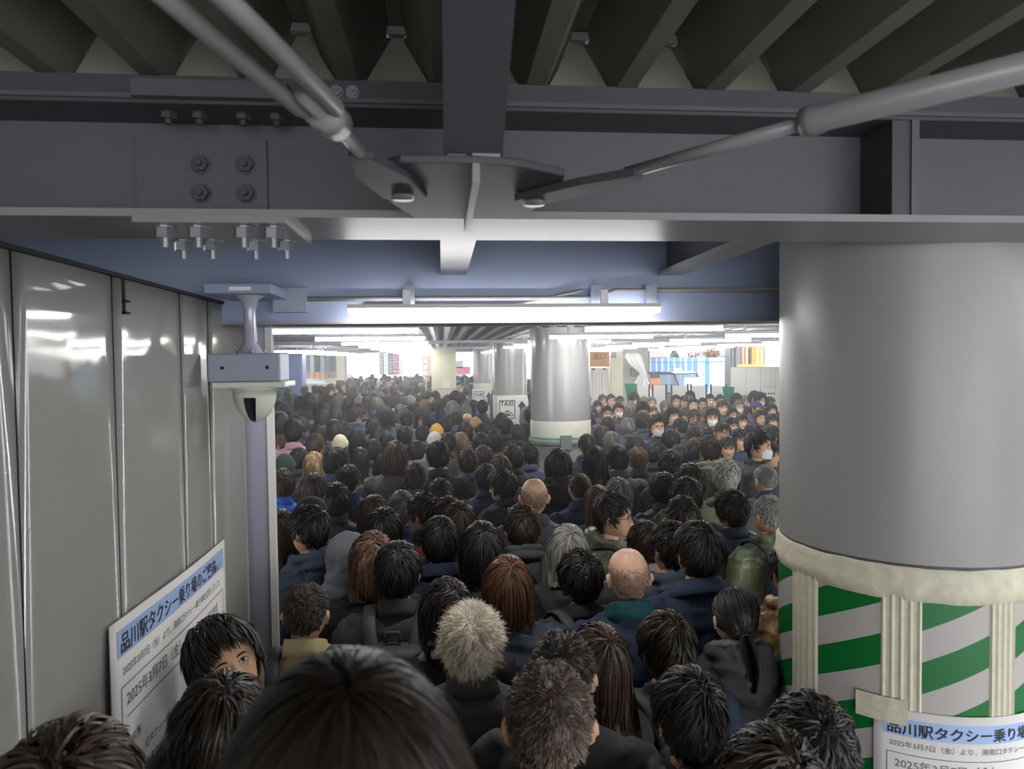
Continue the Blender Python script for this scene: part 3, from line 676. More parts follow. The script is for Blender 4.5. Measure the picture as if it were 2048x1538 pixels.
# timber fronted building and grey fence on the right
bt = empty('building', (0, 24, 0)); tag(bt, 'timber fronted building with tan uprights above the grey site fence', 'building')
slab('wall', 1476, 1531, 690, 734, 24.3, 1.2, B['bgrey'], bt, zb=0).location = (0, -24, 0)
for k, (a_, b_, m_) in enumerate(((1484, 1489, 'brick'), (1491, 1496, 'timber'), (1500, 1504, 'bark'), (1504, 1510, 'orange'), (1511, 1519, 'timber'), (1520, 1526, 'timber'))):
    slab('upright_board', a_, b_, 694+(k % 3), 732, 24.2, .1, B[m_], bt, zb=0).location = (0, -24, 0)
slab('ledge', 1474, 1532, 729, 733, 24.0, .3, B['timber'], bt).location = (0, -24, 0)
fc = empty('site_fence', (0, 16, 0)); tag(fc, 'grey site fence of upright panels with faint logo dots, beside the big column', 'fence')
pxs = np.linspace(1462, 1640, 7)
for k in range(6):
    P, Q = W(pxs[k], 734, 16), W(pxs[k+1], 800, 16)
    MB().box(P[0]+.006, Q[0]-.006, 0, .04, 0, W(1500, 734, 16)[2]).build('plank', B['panel'], fc)
for px in (1521, 1526, 1531, 1537, 1542.5, 1548):
    p = W(px, 787, 16); MB().tube([(p[0], -.002, p[2]), (p[0], .002, p[2])], .022, 12).build('printed_dot', M['ink'], fc)
for q in range(5):
    p = W(1518+7*q, 775, 16); MB().tube([(p[0], -.002, p[2]), (p[0]+.02, -.002, p[2]+.05), (p[0]+.05, -.002, p[2]-.03)], .008, 6).build('faint_mark', M['white'], fc)
# right hand wall closing the hall
tag(MB().box(8.95, 9.2, -7, 15.9, 0, Z(.6)).build('wall_right', B['conc']), 'grey side wall of the concourse hidden by the big column', kind='structure')
# left side
o = slab('light_panel', 545, 565.5, 707, 760, 9.0, .12, M['offwhite'], bevel=.01); tag(o, 'cream board hanging just past the wall end', 'board')
P = W(556, 707, 9)
MB().box(P[0]-.08, P[0]-.06, 9.03, 9.06, P[2], Z(.42)).build('hanger', M['steel_dk'], o)
tag(slab('wall_side', 480, 577, 690, 800, 21.5, .3, B['teal'], zb=0), 'dim teal wall at the far side of the hall', kind='structure')
o = slab('pillar', 576, 607, 686, 800, 20.5, .5, B['cblue'], zb=0); tag(o, 'blue violet square pillar before the shop front', 'column', kind='structure')
MB().box(o.data.vertices[4].co.x-.06, o.data.vertices[4].co.x, 20.45, 20.5, 0, Z(.4)).build('edge_strip', B['violet'], o)
sf = empty('shop_front', (0, 30, 0)); tag(sf, 'white framed shop front with orange goods at the hall exit', 'shop')
slab('wall', 604, 694, 684, 800, 30.6, .3, M['white'], sf, zb=0).location = (0, -30, 0)
for k in range(6):
    a_ = 609+k*10.5; slab('display_pane', a_, a_+9, 703, 744, 30.5, .06, (B['bgrey'], B['glass'], M['steel_dk'], B['glass'], B['bgrey'], B['rail'])[k], sf).location = (0, -30, 0)
    slab('display_goods', a_+1, a_+8, 744+(k % 2)*2, 757, 30.45, .06, B['warm'] if k in (1, 2, 3) else B['brick'], sf).location = (0, -30, 0)
slab('column_cladding', 673, 689, 697, 770, 30.2, .4, B['cream'], sf, zb=0).location = (0, -30, 0)
slab('base_kerb', 606, 650, 762, 770, 30.2, .3, M['white'], sf, zb=0).location = (0, -30, 0)
o = slab('parapet', 609, 668, 768, 800, 21.0, .15, M['offwhite'], zb=0); tag(o, 'low pale parapet in front of the shop front', 'barrier')
slab('cap', 608, 669, 767, 769.5, 20.95, .25, M['white'], o)
# street beyond the exit
tw = empty('building', (0, 95, 0)); tag(tw, 'tall grey and red tower in the bright exit', 'building')
for a_, b_, m_ in ((758, 767, 'bgrey'), (767, 777, 'glass'), (777, 785, 'rail'), (785, 799, 'bred')):
    slab('facade', a_, b_, 702, 775, 95, 8, B[m_], tw, zb=0).location = (0, -95, 0)
for k in range(7):
    slab('floor_band', 758, 799, 706+k*6, 707.2+k*6, 94.8, .3, B['bgrey'], tw).location = (0, -95, 0)
o = slab('building', 845, 863, 699, 775, 40, 5, B['brick'], zb=0); tag(o, 'pinkish building edge seen beside the square yellowish pillar', 'building')
for k in range(4): slab('window', 848, 854, 706+k*12, 714+k*12, 39.9, .1, B['glass'], o)
def van(px0, px1, py0, Y, m, label, name='van'):
    P, Q = W(px0, py0, Y), W(px1, py0, Y); L = Q[0]-P[0]; H = P[2]; r = empty(name, (P[0], Y, 0)); tag(r, label, 'vehicle')
    MB().prism([(0, .35), (L, .35), (L, H*.6), (L*.93, H), (L*.03, H), (0, H*.92)], 1, 0, 2.0).build('body', m, r, bevel=.06)
    n = max(2, int(L/.9))
    for k in range(n): MB().box(L*.06+k*L*.88/n, L*.06+(k+.85)*L*.88/n, -.02, 0, H*.62, H*.88).build('window', M['glassd'] if k % 2 else B['glass'], r)
    for x in (L*.2, L*.8): MB().tube([(x, -.03, .35), (x, .25, .35)], .35, 16).build('wheel', B['tyre'], r)
van(752, 806, 752, 37.5, B['van'], 'pale blue bus below the tower in the exit', 'bus'); van(811, 833, 751, 42.5, B['violet'], 'violet van between bus and pinkish building')
van(846, 861, 757, 34.2, B['dgreen'], 'green car beside the square yellowish pillar', 'car'); van(672, 696, 748, 36, B['bgrey'], 'grey taxi before the shop front column', 'car'); van(742, 757, 755, 34.4, B['carpaint'], 'dark taxi at the end of the pale blue bus', 'car')
ad = empty('building', (0, 50, 0)); tag(ad, 'street block with red and violet signs between pillar and columns', 'building')
for a_, b_, c_, d_, m_ in ((905, 945, 690, 720, 'cream'), (912, 926, 722, 736, 'bgrey'), (926, 942, 708, 722, 'bluew'), (912, 940, 734, 748, 'bred'), (914, 928, 750, 768, 'violet'), (928, 941, 748, 766, 'bluew')):
    slab('sign_panel', a_, b_, c_, d_, 50-.1*(m_ != 'cream'), .3, B[m_], ad, zb=0 if m_ == 'cream' else None).location = (0, -50, 0)

tag(MB().box(-7.1, -6.9, 3.4, 21.4, 0, Z(.42)).build('wall_left', B['conc']), 'plain side wall of the concourse beyond the stairs', kind='structure')
# ================================================================ people
HZ = 1.602                         # head centre of a 1.72 m figure
PIV = np.array([0, -.025, HZ-.105])  # neck pivot
def skinmat(name, rough):
    return mat(name, '#d9a78a', rough, objcol=True, var=.05, vscale=14, spec=.35)
PM = dict(skin=skinmat('skin', .5), lips=mat('lips', '#a8625a', .45), eye=mat('eye_white', '#d8d4cf', .3), iris=mat('iris', '#1d120d', .15), brow=mat('brow', '#1b1614', .8),
          hair=mat('hair', '#191513', .45, objcol=True, attr='tint', spec=.42), cloth=mat('coat_cloth', '#222', .75, objcol=True, var=.10, vscale=9, bump=.25, bscale=220, bdist=.004, spec=.3),
          nylon=mat('coat_nylon', '#222', .42, objcol=True, var=.06, vscale=6, bump=.12, bscale=30, spec=.45), trouser=mat('trouser_cloth', '#1a1b20', .8), shoe=mat('shoe', '#141416', .4),
          scarf=mat('scarf_knit', '#888', .85, objcol=True, bump=.5, bscale=160, bdist=.004), maskm=mat('mask_white', '#e4e6e6', .7), frame=mat('spectacle_frame', '#15151a', .3), lens=mat('spectacle_lens', '#ffffff', .02, alpha=.12),
          strap=mat('strap_webbing', '#2c2d31', .6, objcol=True, bump=.3, bscale=250, bdist=.003), knit=mat('knit_cap', '#888', .85, objcol=True, bump=.4, bscale=120, bdist=.004))

# rings: z front, z back, half width, y front, y back (relative to the head centre)
RINGS = np.array([
 (.1125, .1125, .002, .004, -.020), (.1105, .111, .024, .026, -.040), (.102, .103, .043, .043, -.059), (.084, .085, .0610, .066, -.082), (.056, .056, .0760, .0835, -.099), (.028, .028, .0820, .0915, -.106),
 (.004, .0, .0812, .0905, -.103), (-.022, -.025, .0785, .0905, -.094), (-.045, -.045, .0745, .0895, -.084), (-.066, -.060, .0685, .0880, -.075), (-.086, -.072, .0600, .0855, -.069), (-.102, -.083, .0500, .0830, -.066),
 (-.113, -.092, .0420, .0740, -.064), (-.117, -.100, .0440, .0500, -.064), (-.118, -.110, .0510, .0330, -.065), (-.138, -.128, .0560, .0280, -.067), (-.168, -.145, .0620, .0300, -.076), (-.195, -.165, .0850, .0400, -.090),
 (-.220, -.200, .1350, .0600, -.105), (-.260, -.250, .1700, .0800, -.115), (-.40, -.40, .165, .095, -.115), (-.60, -.60, .150, .10, -.105), (-.75, -.75, .165, .105, -.12), (-.86, -.86, .12, .07, -.09)])
def catmull(P, t):
    n = len(P); i = min(int(t), n-2); f = t-i
    p0, p1, p2, p3 = P[max(i-1, 0)], P[i], P[i+1], P[min(i+2, n-1)]
    return .5*((2*p1)+(-p0+p2)*f+(2*p0-5*p1+4*p2-p3)*f*f+(-p0+3*p1-3*p2+p3)*f**3)
def G(x, c, s): return np.exp(-((x-c)/s)**2)
def head_pose(yaw, pitch, roll=0.0):
    return Matrix.Rotation(math.radians(yaw), 3, 'Z') @ Matrix.Rotation(math.radians(pitch), 3, 'X') @ Matrix.Rotation(math.radians(roll), 3, 'Y')
def body_mesh(name, yaw=0, pitch=0, roll=0):
    NA = 84
    th = np.linspace(0, 2*PI, NA, endpoint=False); th = th - .42*np.sin(th)     # denser at the face (theta = 0 faces +y)
    ts = np.concatenate([np.linspace(0, 5, 14, endpoint=False), np.linspace(5, 13, 52, endpoint=False), np.linspace(13, len(RINGS)-1, 22)])
    V = []
    for t in ts:
        zf, zb, w_, yf, yb = catmull(RINGS, t)
        c, s = np.cos(th), np.sin(th)
        x = w_*np.sign(s)*np.abs(s)**.92; y = np.where(c > 0, yf*np.abs(c)**.86, yb*np.abs(c)**.95*1.0); z = zb+(zf-zb)*(.5+.5*c)
        if t < 13:
            fr = np.clip(c, 0, 1)**.5; ax = np.abs(x)
            nose = np.where(z > -.046, .003+.021*np.clip((.012-z)/.056, 0, 1)**1.2, .024*np.clip(1-(-.046-z)/.009, 0, 1))*(z < .016)
            nw = .0075+.007*np.clip((.0-z)/.045, 0, 1)
            dy = nose*G(x, 0, nw) + .007*G(ax, .0115, .006)*G(z, -.046, .007)
            dy += -.0105*G(ax, .031, .016)*G(z, .0, .0105) + .0035*G(ax, .030, .02)*G(z, .019, .006) + .003*G(ax, .042, .018)*G(z, -.03, .016)
            dy += .0055*G(x, 0, .021)*G(z, -.0665, .0045) + .0060*G(x, 0, .019)*G(z, -.0785, .0052) - .0045*G(x, 0, .024)*G(z, -.0722, .0022) - .003*G(x, 0, .03)*G(z, -.090, .005) + .005*G(x, 0, .018)*G(z, -.104, .010)
            dy += .0025*G(ax, .020, .012)*G(z, .002, .004)*0
            y = y + dy*fr
        V.append(np.stack([x, y, z], 1))
    n0 = len(V); V = np.concatenate(V); F = []; MI = []
    for j in range(n0-1):
        for i in range(NA):
            i2 = (i+1) % NA; F.append((j*NA+i, (j+1)*NA+i, (j+1)*NA+i2, j*NA+i2))
    F.append(tuple(range(NA))); F.append(tuple(range((n0-1)*NA, n0*NA))[::-1])
    for f in F[:-2]:
        p = V[list(f)].mean(0)
        lip = p[1] > .06 and ((p[0]/.024)**2 + ((p[2]+.0725)/.0105)**2) < 1
        MI.append(1 if lip else 0)
    MI += [0, 0]
    mb = MB(); mb.add(V, F, 0, True); mb.mi = MI[:]
    for sx in (-1, 1):
        mb.ell((sx*.031, .0735, .001), (.0150, .0110, .0072), 14, 9, 2); mb.ell((sx*.031, .0815, .0008), (.0060, .0042, .0062), 12, 8, 3)
        mb.tube([(sx*.015, .0835, -.0005), (sx*.024, .0870, .0062), (sx*.034, .0855, .0072), (sx*.046, .0765, .0010)], [.0008, .0016, .0018, .0008], 6, 4)   # upper lid line
        mb.tube([(sx*.013, .0905, .0175), (sx*.024, .0925, .0215), (sx*.037, .0875, .0215), (sx*.050, .0775, .0150)], [.0020, .0034, .0030, .0012], 6, 4)
        # ear
        n, m = 18, 10; vs = []
        for j in range(m+1):
            r_ = j/m
            for i in range(n):
                a = 2*PI*i/n; yy = .0175*math.cos(a)*(1+.12*math.sin(a)); zz = .031*math.sin(a)
                if zz < 0: yy = yy*.8+.003
                rim = math.sin(PI*min(1, r_*1.0))
                prof = .004+.011*(math.exp(-((r_-.78)/.2)**2))-.004*math.exp(-(r_/.35)**2)
                back = .35*(-(yy*r_))
                vs.append((sx*(.0785+prof+back+.004*(zz*r_ > .0)), -.012+yy*r_-.004, -.013+zz*r_*1.0))
        fs = []
        for j in range(m):
            for i in range(n):
                q = (j*n+i, j*n+(i+1) % n, (j+1)*n+(i+1) % n, (j+1)*n+i); fs.append(q if sx > 0 else q[::-1])
        k0 = len(vs)
        for i in range(n): p = vs[m*n+i]; vs.append((sx*.065, p[1]*.9, p[2]*.92))
        for i in range(n):
            q = (m*n+i, m*n+(i+1) % n, k0+(i+1) % n, k0+i); fs.append(q if sx > 0 else q[::-1])
        mb.add(vs, fs, 0, True)
    V = np.array(mb.v); V[:, 2] += HZ
    R = np.array(head_pose(yaw, pitch, roll)); wgt = np.clip((V[:, 2]-(HZ-.155))/.05, 0, 1)[:, None]; wgt = wgt*wgt*(3-2*wgt)
    V = V*(1-wgt) + ((V-PIV) @ R.T + PIV)*wgt
    mb.v = [tuple(p) for p in V]
    me = mb.mesh(name)
    for m_ in (PM['skin'], PM['lips'], PM['eye'], PM['iris'], PM['brow']): me.materials.append(m_)
    return me

# ---------------------------------------------------------------- hair
EC = np.array([0, -.008, .006]); ER = np.array([.0850, .1030, .1110])
def zlim(az, nape=-.078, front=.070, ear=.010):
    """hairline height by angle from the face (0) to the nape (pi)"""
    a = np.degrees(np.abs(az)); return np.interp(a, [0, 30, 55, 75, 88, 100, 112, 130, 180], [front, front-.002, front-.018, .020, -.018, ear, ear-.012, -.045, nape])
def hair_mesh(name, n, L, th_top, th_side, wid, whorl=(.12, -.62, .78), grav=.25, flick=.0, wave=0.0, wfreq=3.0, hang=False, nape=-.078, front=.070, ear=.010, zend=-9, nseg=5, spread=.25, cap=True, tie=None, fringe=.5, seed=1, out=0.0, tipw=.25, sparse_top=None, capoff=.5, tintv=.35, streak=0.0, clump=.0, clumpn=12, twist=.45):
    rg = np.random.default_rng(seed)
    mb = MB(); tint = []
    def thick(d): t = np.clip((d[:, 2]+.1)/.9, 0, 1); t = t*t*(3-2*t); return th_side+(th_top-th_side)*t
    if cap:
        na, nr = 44, 15; vs = []
        for i in range(na):
            az = -PI+2*PI*i/na; zl = float(zlim(az, nape, front, ear))
            el_end = math.asin(np.clip((zl-EC[2])/ER[2], -.98, .98))
            for j in range(nr+1):
                el = PI/2-(PI/2-el_end)*j/nr; d = np.array([math.sin(az)*math.cos(el), math.cos(az)*math.cos(el), math.sin(el)])
                o = float(thick(d[None])[0])*capoff*min(1, (nr-j)/3.0+.02)+.0012
                vs.append(EC+d*(ER+o))
        fs = []
        for i in range(na):
            i2 = (i+1) % na
            for j in range(nr): fs.append((i*(nr+1)+j, i*(nr+1)+j+1, i2*(nr+1)+j+1, i2*(nr+1)+j))
        mb.add(vs, fs, 0, True); tint += [.55]*len(vs)
    # roots
    d = rg.normal(size=(n*5, 3)); d /= np.linalg.norm(d, axis=1)[:, None]
    az = np.arctan2(d[:, 0], d[:, 1]); z = EC[2]+d[:, 2]*ER[2]; keep = z > zlim(az, nape, front, ear)
    if sparse_top is not None: keep &= rg.random(len(d)) < np.clip((sparse_top+.18-d[:, 2])/.36, .04, 1)
    d = d[keep][:n]; n = len(d); az = np.arctan2(d[:, 0], d[:, 1])
    th = thick(d); off = th*(.35+.75*rg.random(n)**.7)
    p = EC+d*(ER+off[:, None]); wh = np.array(whorl)/np.linalg.norm(whorl)
    ln = L*(.6+.55*rg.random(n)); fa = np.degrees(np.abs(az))
    ln = np.where((fa < 48) & (d[:, 2] > -.3), np.minimum(ln, fringe*.1*(.7+.5*rg.random(n))+.02), ln)
    ph = rg.random(n)*2*PI; rnd = rg.normal(size=(n, 3))*spread
    tv = 1+tintv*(rg.random(n)*2-1)
    if streak: tv = tv*np.where(rg.random(n) < streak, 2.4, 1.0)
    pts = [p.copy()]; side_prev = None; sides = []
    for k in range(nseg):
        e = (p-EC)/ER; nn = e/ER; nn /= np.linalg.norm(nn, axis=1)[:, None]
        if tie is not None:
            fl = np.array(tie)-p; fl /= np.linalg.norm(fl, axis=1)[:, None]+1e-6
        else:
            fl = e/np.linalg.norm(e, axis=1)[:, None]-wh
        fl = fl-nn*(fl*nn).sum(1)[:, None]; fl /= np.linalg.norm(fl, axis=1)[:, None]+1e-3
        dn = np.array([0, 0, -1.0]); dn = dn-(0 if hang else 1)*nn*(nn @ dn)[:, None] if not hang else np.tile(dn, (n, 1))
        g = grav*np.ones(n)
        if hang: g = np.where(e[:, 2] < .25, 3.0, grav)
        t = fl*1.0+dn*g[:, None]+rnd+nn*(flick*k/nseg+out)
        if wave:
            sd = np.cross(t, nn); sd /= np.linalg.norm(sd, axis=1)[:, None]+1e-6; t = t+sd*(wave*np.cos(ph+wfreq*2*PI*k/nseg))[:, None]
        t /= np.linalg.norm(t, axis=1)[:, None]+1e-6
        p = p+t*(ln/nseg)[:, None]
        e = (p-EC)/ER; s = np.linalg.norm(e, axis=1); st = 1+(off+(flick*.012+out*.03)*(k+1)/nseg*L/.05)/.095
        f = np.where(hang & (s > st), 1.0, st/np.maximum(s, .05)) if (hang or tie is not None or out == 0) else np.where(s > st, 1.0, st/np.maximum(s, .05))
        p = EC+(p-EC)*f[:, None]
        if zend > -5: p[:, 2] = np.maximum(p[:, 2], zend+.03*(ph/6.28-.5))
        low = p[:, 2] < -.10
        p[:, 1] = np.where(low & (p[:, 1] < .03), np.minimum(p[:, 1], np.interp(p[:, 2], [-.30, -.2, -.1], [-.165, -.135, -.08])), p[:, 1])
        pts.append(p.copy()); sd = np.cross(t, nn); sd /= np.linalg.norm(sd, axis=1)[:, None]+1e-6; sides.append(sd)
    P = np.stack(pts, 1); S = np.stack([sides[0]]+sides, 1)
    if clump:
        ng = max(8, n//clumpn); gi = rg.choice(n, ng, replace=False); dist = ((d[:, None, :]-d[gi][None])**2).sum(2); near = gi[dist.argmin(1)]
        wt = (np.arange(nseg+1)/nseg)**.8*clump; P = P*(1-wt)[None, :, None]+P[near]*wt[None, :, None]
        tv = tv*(.75+.5*rg.random(n)[near]); lift = (rg.random(n)[near]-.35)*.012; e = (P-EC)/ER; e /= np.linalg.norm(e, axis=2)[:, :, None]; P = P+e*(lift[:, None]*(np.arange(nseg+1)/nseg)[None])[:, :, None]
    e = (P-EC)/ER; e /= np.linalg.norm(e, axis=2)[:, :, None]; tw = rg.normal(size=n)*twist; S = S*np.cos(tw)[:, None, None]+e*np.sin(tw)[:, None, None]
    wk = np.interp(np.arange(nseg+1), [0, nseg*.5, nseg], [1, .95, tipw])*wid/2
    A = P-S*wk[None, :, None]; Bv = P+S*wk[None, :, None]
    allv = np.stack([A, Bv], 2).reshape(-1, 3); m = nseg+1
    base = (np.arange(n)*m*2)[:, None]+(np.arange(nseg)*2)[None]
    fs = np.stack([base, base+1, base+3, base+2], -1).reshape(-1, 4)
    k0 = len(mb.v); V = np.concatenate([np.array(mb.v).reshape(-1, 3), allv]); FF = list(mb.f)+[tuple(q) for q in (fs+k0)]
    tint = np.concatenate([np.array(tint), np.repeat(tv, m*2)])
    return finish_hair(name, V, FF, tint)
def finish_hair(name, V, F, tint):
    me = bpy.data.meshes.new(name); me.from_pydata([tuple(v) for v in V], [], F)
    me.polygons.foreach_set('use_smooth', [True]*len(me.polygons))
    at = me.attributes.new('tint', 'FLOAT_COLOR', 'POINT'); c = np.ones((len(V), 4), np.float32); c[:, :3] = np.asarray(tint)[:, None]; at.data.foreach_set('color', c.ravel())
    me.materials.append(PM['hair']); me.update(); return me
def add_tail(me_name, base, n, L, rad, wid, seed=3, end=-.36):
    """bundle of strands hanging from a tie: its own mesh"""
    rg = np.random.default_rng(seed); V = []; F = []; T = []
    for q in range(n):
        a = rg.random()*2*PI; r_ = rad*math.sqrt(rg.random()); k0 = len(V); tv = .7+.6*rg.random()
        for k in range(7):
            t = k/6; s = (.35+.9*math.sin(PI*min(1, t*.8+.12)))*(1-.55*t*t)
            x = base[0]+r_*math.cos(a)*s; y = base[1]+r_*math.sin(a)*s-.05*math.sin(min(1, t*2)*PI/2)*.9-.02*t; z = base[2]+.01-L*t*(.85+.15*rg.random())
            wv = wid/2*(1-.6*t); oa = a*1.7; V += [(x-wv*math.cos(oa), y-wv*math.sin(oa), z), (x+wv*math.cos(oa), y+wv*math.sin(oa), z)]; T += [tv, tv]
        for k in range(6): F.append((k0+2*k, k0+2*k+1, k0+2*k+3, k0+2*k+2))
    return finish_hair(me_name, V, F, T)
HAIR = dict(
    crew=hair_mesh('hair_crew', 3600, .011, .009, .005, .0035, grav=.2, nseg=3, spread=.25, out=.22, twist=.3, nape=-.055, clump=0.15, seed=1),
    crop=hair_mesh('hair_crop', 2600, .050, .022, .010, .0045, grav=.25, nseg=4, spread=.42, flick=.4, tintv=.6, clump=0.55, seed=2, fringe=.45),
    neat=hair_mesh('hair_neat', 2600, .070, .024, .014, .0045, grav=.35, nseg=5, spread=.30, clump=0.50, seed=3, fringe=.55, flick=.2, tintv=.6),
    mop=hair_mesh('hair_mop', 3000, .095, .034, .024, .005, grav=.45, nseg=6, spread=.34, clump=0.55, seed=4, flick=.15, tintv=.6, nape=-.088, ear=-.012, fringe=.45),
    tousle=hair_mesh('hair_tousle', 2800, .080, .034, .016, .005, grav=.2, nseg=5, spread=.5, flick=.4, wave=.5, clump=0.70, seed=5, fringe=.6),
    bob=hair_mesh('hair_bob', 3200, .24, .022, .024, .005, grav=.5, nseg=8, spread=.14, tintv=.6, hang=True, zend=-.145, clump=0.50, seed=6, ear=-.03, nape=-.09, fringe=.45),
    waves=hair_mesh('hair_waves', 3000, .26, .026, .030, .0055, grav=.5, nseg=10, spread=.14, hang=True, zend=-.15, wave=1.2, wfreq=2.4, clump=0.60, seed=7, ear=-.03, nape=-.09, streak=.22, fringe=.5),
    long=hair_mesh('hair_long', 3000, .46, .018, .020, .006, grav=.5, nseg=10, spread=.05, hang=True, zend=-.42, clump=0.45, seed=8, ear=-.03, nape=-.09, fringe=.45),
    pony=hair_mesh('hair_pony', 2600, .22, .010, .008, .004, tie=(0, -.118, -.045), nseg=6, spread=.04, seed=9, grav=0, fringe=3.0, front=.066),
    under=hair_mesh('hair_under', 1600, .030, .007, .007, .004, nseg=3, spread=.2, clump=.3, seed=14, cap=False, sparse_top=.22, nape=-.07),
    bald=hair_mesh('hair_bald', 3200, .008, .002, .002, .0011, nseg=2, spread=.4, out=.3, seed=10, cap=False, sparse_top=.35, front=.02),
    thin=hair_mesh('hair_thin', 2000, .045, .012, .012, .004, nseg=4, spread=.25, clump=0.40, seed=11, capoff=.25, sparse_top=.86, front=.05),
    frizz=hair_mesh('hair_frizz', 3800, .040, .020, .022, .0024, grav=.05, nseg=4, spread=.7, out=.6, wave=.6, clump=0.35, sparse_top=.93, seed=12, capoff=.45),
    giant=hair_mesh('hair_giant', 15000, .22, .020, .022, .0016, whorl=(.02, -.25, .96), grav=.5, nseg=9, spread=.10, hang=True, zend=-.17, twist=.12, clump=.25, clumpn=60, seed=13, ear=-.03, nape=-.09, fringe=.8, tipw=.5),
)
TAIL = add_tail('hair_tail', (0, -.118, -.045), 900, .24, .034, .005)

# ---------------------------------------------------------------- coats
def remesh(mb, voxel=.016, smooth=4):
    me = mb.mesh('tmp'); o = bpy.data.objects.new('tmp', me); COL.objects.link(o)
    r = o.modifiers.new('r', 'REMESH'); r.mode = 'VOXEL'; r.voxel_size = voxel
    s = o.modifiers.new('s', 'SMOOTH'); s.iterations = smooth; s.factor = .5
    dg = bpy.context.evaluated_depsgraph_get(); out = bpy.data.meshes.new_from_object(o.evaluated_get(dg))
    bpy.data.objects.remove(o); return out
def loft(mb, rings, n=32, mi=0, cy=0.0):
    vs = []
    for (z, w_, yf, yb) in rings:
        for i in range(n):
            a = 2*PI*i/n; c, s = math.cos(a), math.sin(a); e = .8
            x = w_*math.copysign(abs(s)**e, s); y = (yf if c > 0 else -yb)*math.copysign(abs(c)**e, c)
            vs.append((x, y+cy, z))
    fs = [(j*n+i, (j+1)*n+i, (j+1)*n+(i+1) % n, j*n+(i+1) % n) for j in range(len(rings)-1) for i in range(n)]
    fs += [tuple(range(n)), tuple(range((len(rings)-1)*n, len(rings)*n))[::-1]]
    return mb.add(vs, fs, mi, True)
def coat(name, kind, m):
    mb = MB(); fat = 1.10 if kind == 'puffer' else 1.0
    loft(mb, [(1.475, .062, .045, -.085), (1.455, .090, .060, -.100), (1.43, .140, .075, -.115), (1.40, .185, .092, -.128), (1.36, .208, .110, -.138), (1.28, .215*fat, .128*fat, -.145*fat), (1.15, .212*fat, .138*fat, -.142*fat), (1.0, .205*fat, .14*fat, -.14*fat), (.85, .218*fat, .145, -.15), (.74, .220*fat, .14, -.15)])
    for s in (-1, 1):
        mb.tube([(s*.165, -.012, 1.395), (s*.205, -.015, 1.365), (s*.238*fat, -.022, 1.26), (s*.258*fat, -.03, 1.12), (s*.25*fat, .03, 1.02), (s*.215, .10, .94)], [.055, .072*fat, .070*fat, .064*fat, .060*fat, .05], 14)
    if kind in ('hood', 'parka'):
        mb.ell((0, -.128, 1.425), (.135, .060, .105), 20, 12); mb.ell((0, -.150, 1.375), (.10, .045, .09), 16, 10)
        mb.tube([(.115*math.sin(a), -.035-.10*math.cos(a), 1.475+.022*math.cos(a)+.0*a) for a in np.linspace(-2.3, 2.3, 15)], [.03]*4+[.036]*7+[.03]*4, 10)
    if kind == 'hoodup':
        mb.ell((0, -.03, HZ-.005), (.125, .135, .150), 24, 16); mb.ell((0, -.045, 1.50), (.135, .125, .13), 20, 12); mb.ell((0, -.07, 1.43), (.155, .11, .09), 20, 12)
    me = remesh(mb)
    V = np.empty(len(me.vertices)*3); me.vertices.foreach_get('co', V); V = V.reshape(-1, 3)
    N = np.empty(len(me.vertices)*3); me.vertices.foreach_get('normal', N); N = N.reshape(-1, 3)
    if kind == 'hoodup':      # open the face of the hood: push the front inwards
        f = (V[:, 2] > HZ-.12) & (V[:, 1] > .055); V[f, 1] = .055-.2*(V[f, 1]-.055); 
    d = np.zeros(len(V))
    for i, p in enumerate(V):
        a = math.atan2(p[0], -p[1])
        d[i] = .014*noise.noise(Vector((p[0]*7, p[1]*7, p[2]*16)))+.009*noise.noise(Vector((p[0]*22, p[1]*22, p[2]*30+3)))
        if kind in ('hood', 'parka') and p[2] > 1.33 and p[1] < -.03: d[i] += .009*math.sin(a*6+8*noise.noise(Vector((p[0]*9, 0, p[2]*9))))+.008*noise.noise(Vector((p[0]*14, 5, p[2]*26)))
    if kind == 'puffer':
        d = d*.6+.012*(np.abs(np.sin((V[:, 2]+.012*np.sin(V[:, 0]*12))*PI/.085))**.6-.6)*(V[:, 2] < 1.44)
    V = V+N*d[:, None]; me.vertices.foreach_set('co', V.ravel())
    me.polygons.foreach_set('use_smooth', [True]*len(me.polygons)); me.name = name; me.materials.clear(); me.materials.append(m); me.update(); return me
COAT = dict(plain=coat('coat_plain', 'plain', PM['cloth']), hood=coat('coat_hooded', 'hood', PM['cloth']), parka=coat('coat_parka', 'parka', PM['nylon']), puffer=coat('coat_quilted', 'puffer', PM['nylon']), hoodup=coat('coat_hood_up', 'hoodup', PM['cloth']))
def ringmesh(name, prof, m, wob=0.0, tilt=.035, sy=.92, seed=0, n=40, sx=1.0):
    vs = []
    for j, (r, z) in enumerate(prof):
        for i in range(n):
            a = 2*PI*i/n; q = wob*noise.noise(Vector((math.cos(a)*2.5, math.sin(a)*2.5, j*.55+seed)))
            rr = r+q; x = rr*math.cos(a)*sx; y = rr*math.sin(a)*sy; vs.append((x, y-.022, z-tilt*y/.08+q*.5))
    k = len(prof); fs = [(j*n+i, j*n+(i+1) % n, ((j+1) % k)*n+(i+1) % n, ((j+1) % k)*n+i) for j in range(k) for i in range(n)]
    mb = MB().add(vs, fs, 0, True); me = mb.mesh(name); me.materials.append(m); return me
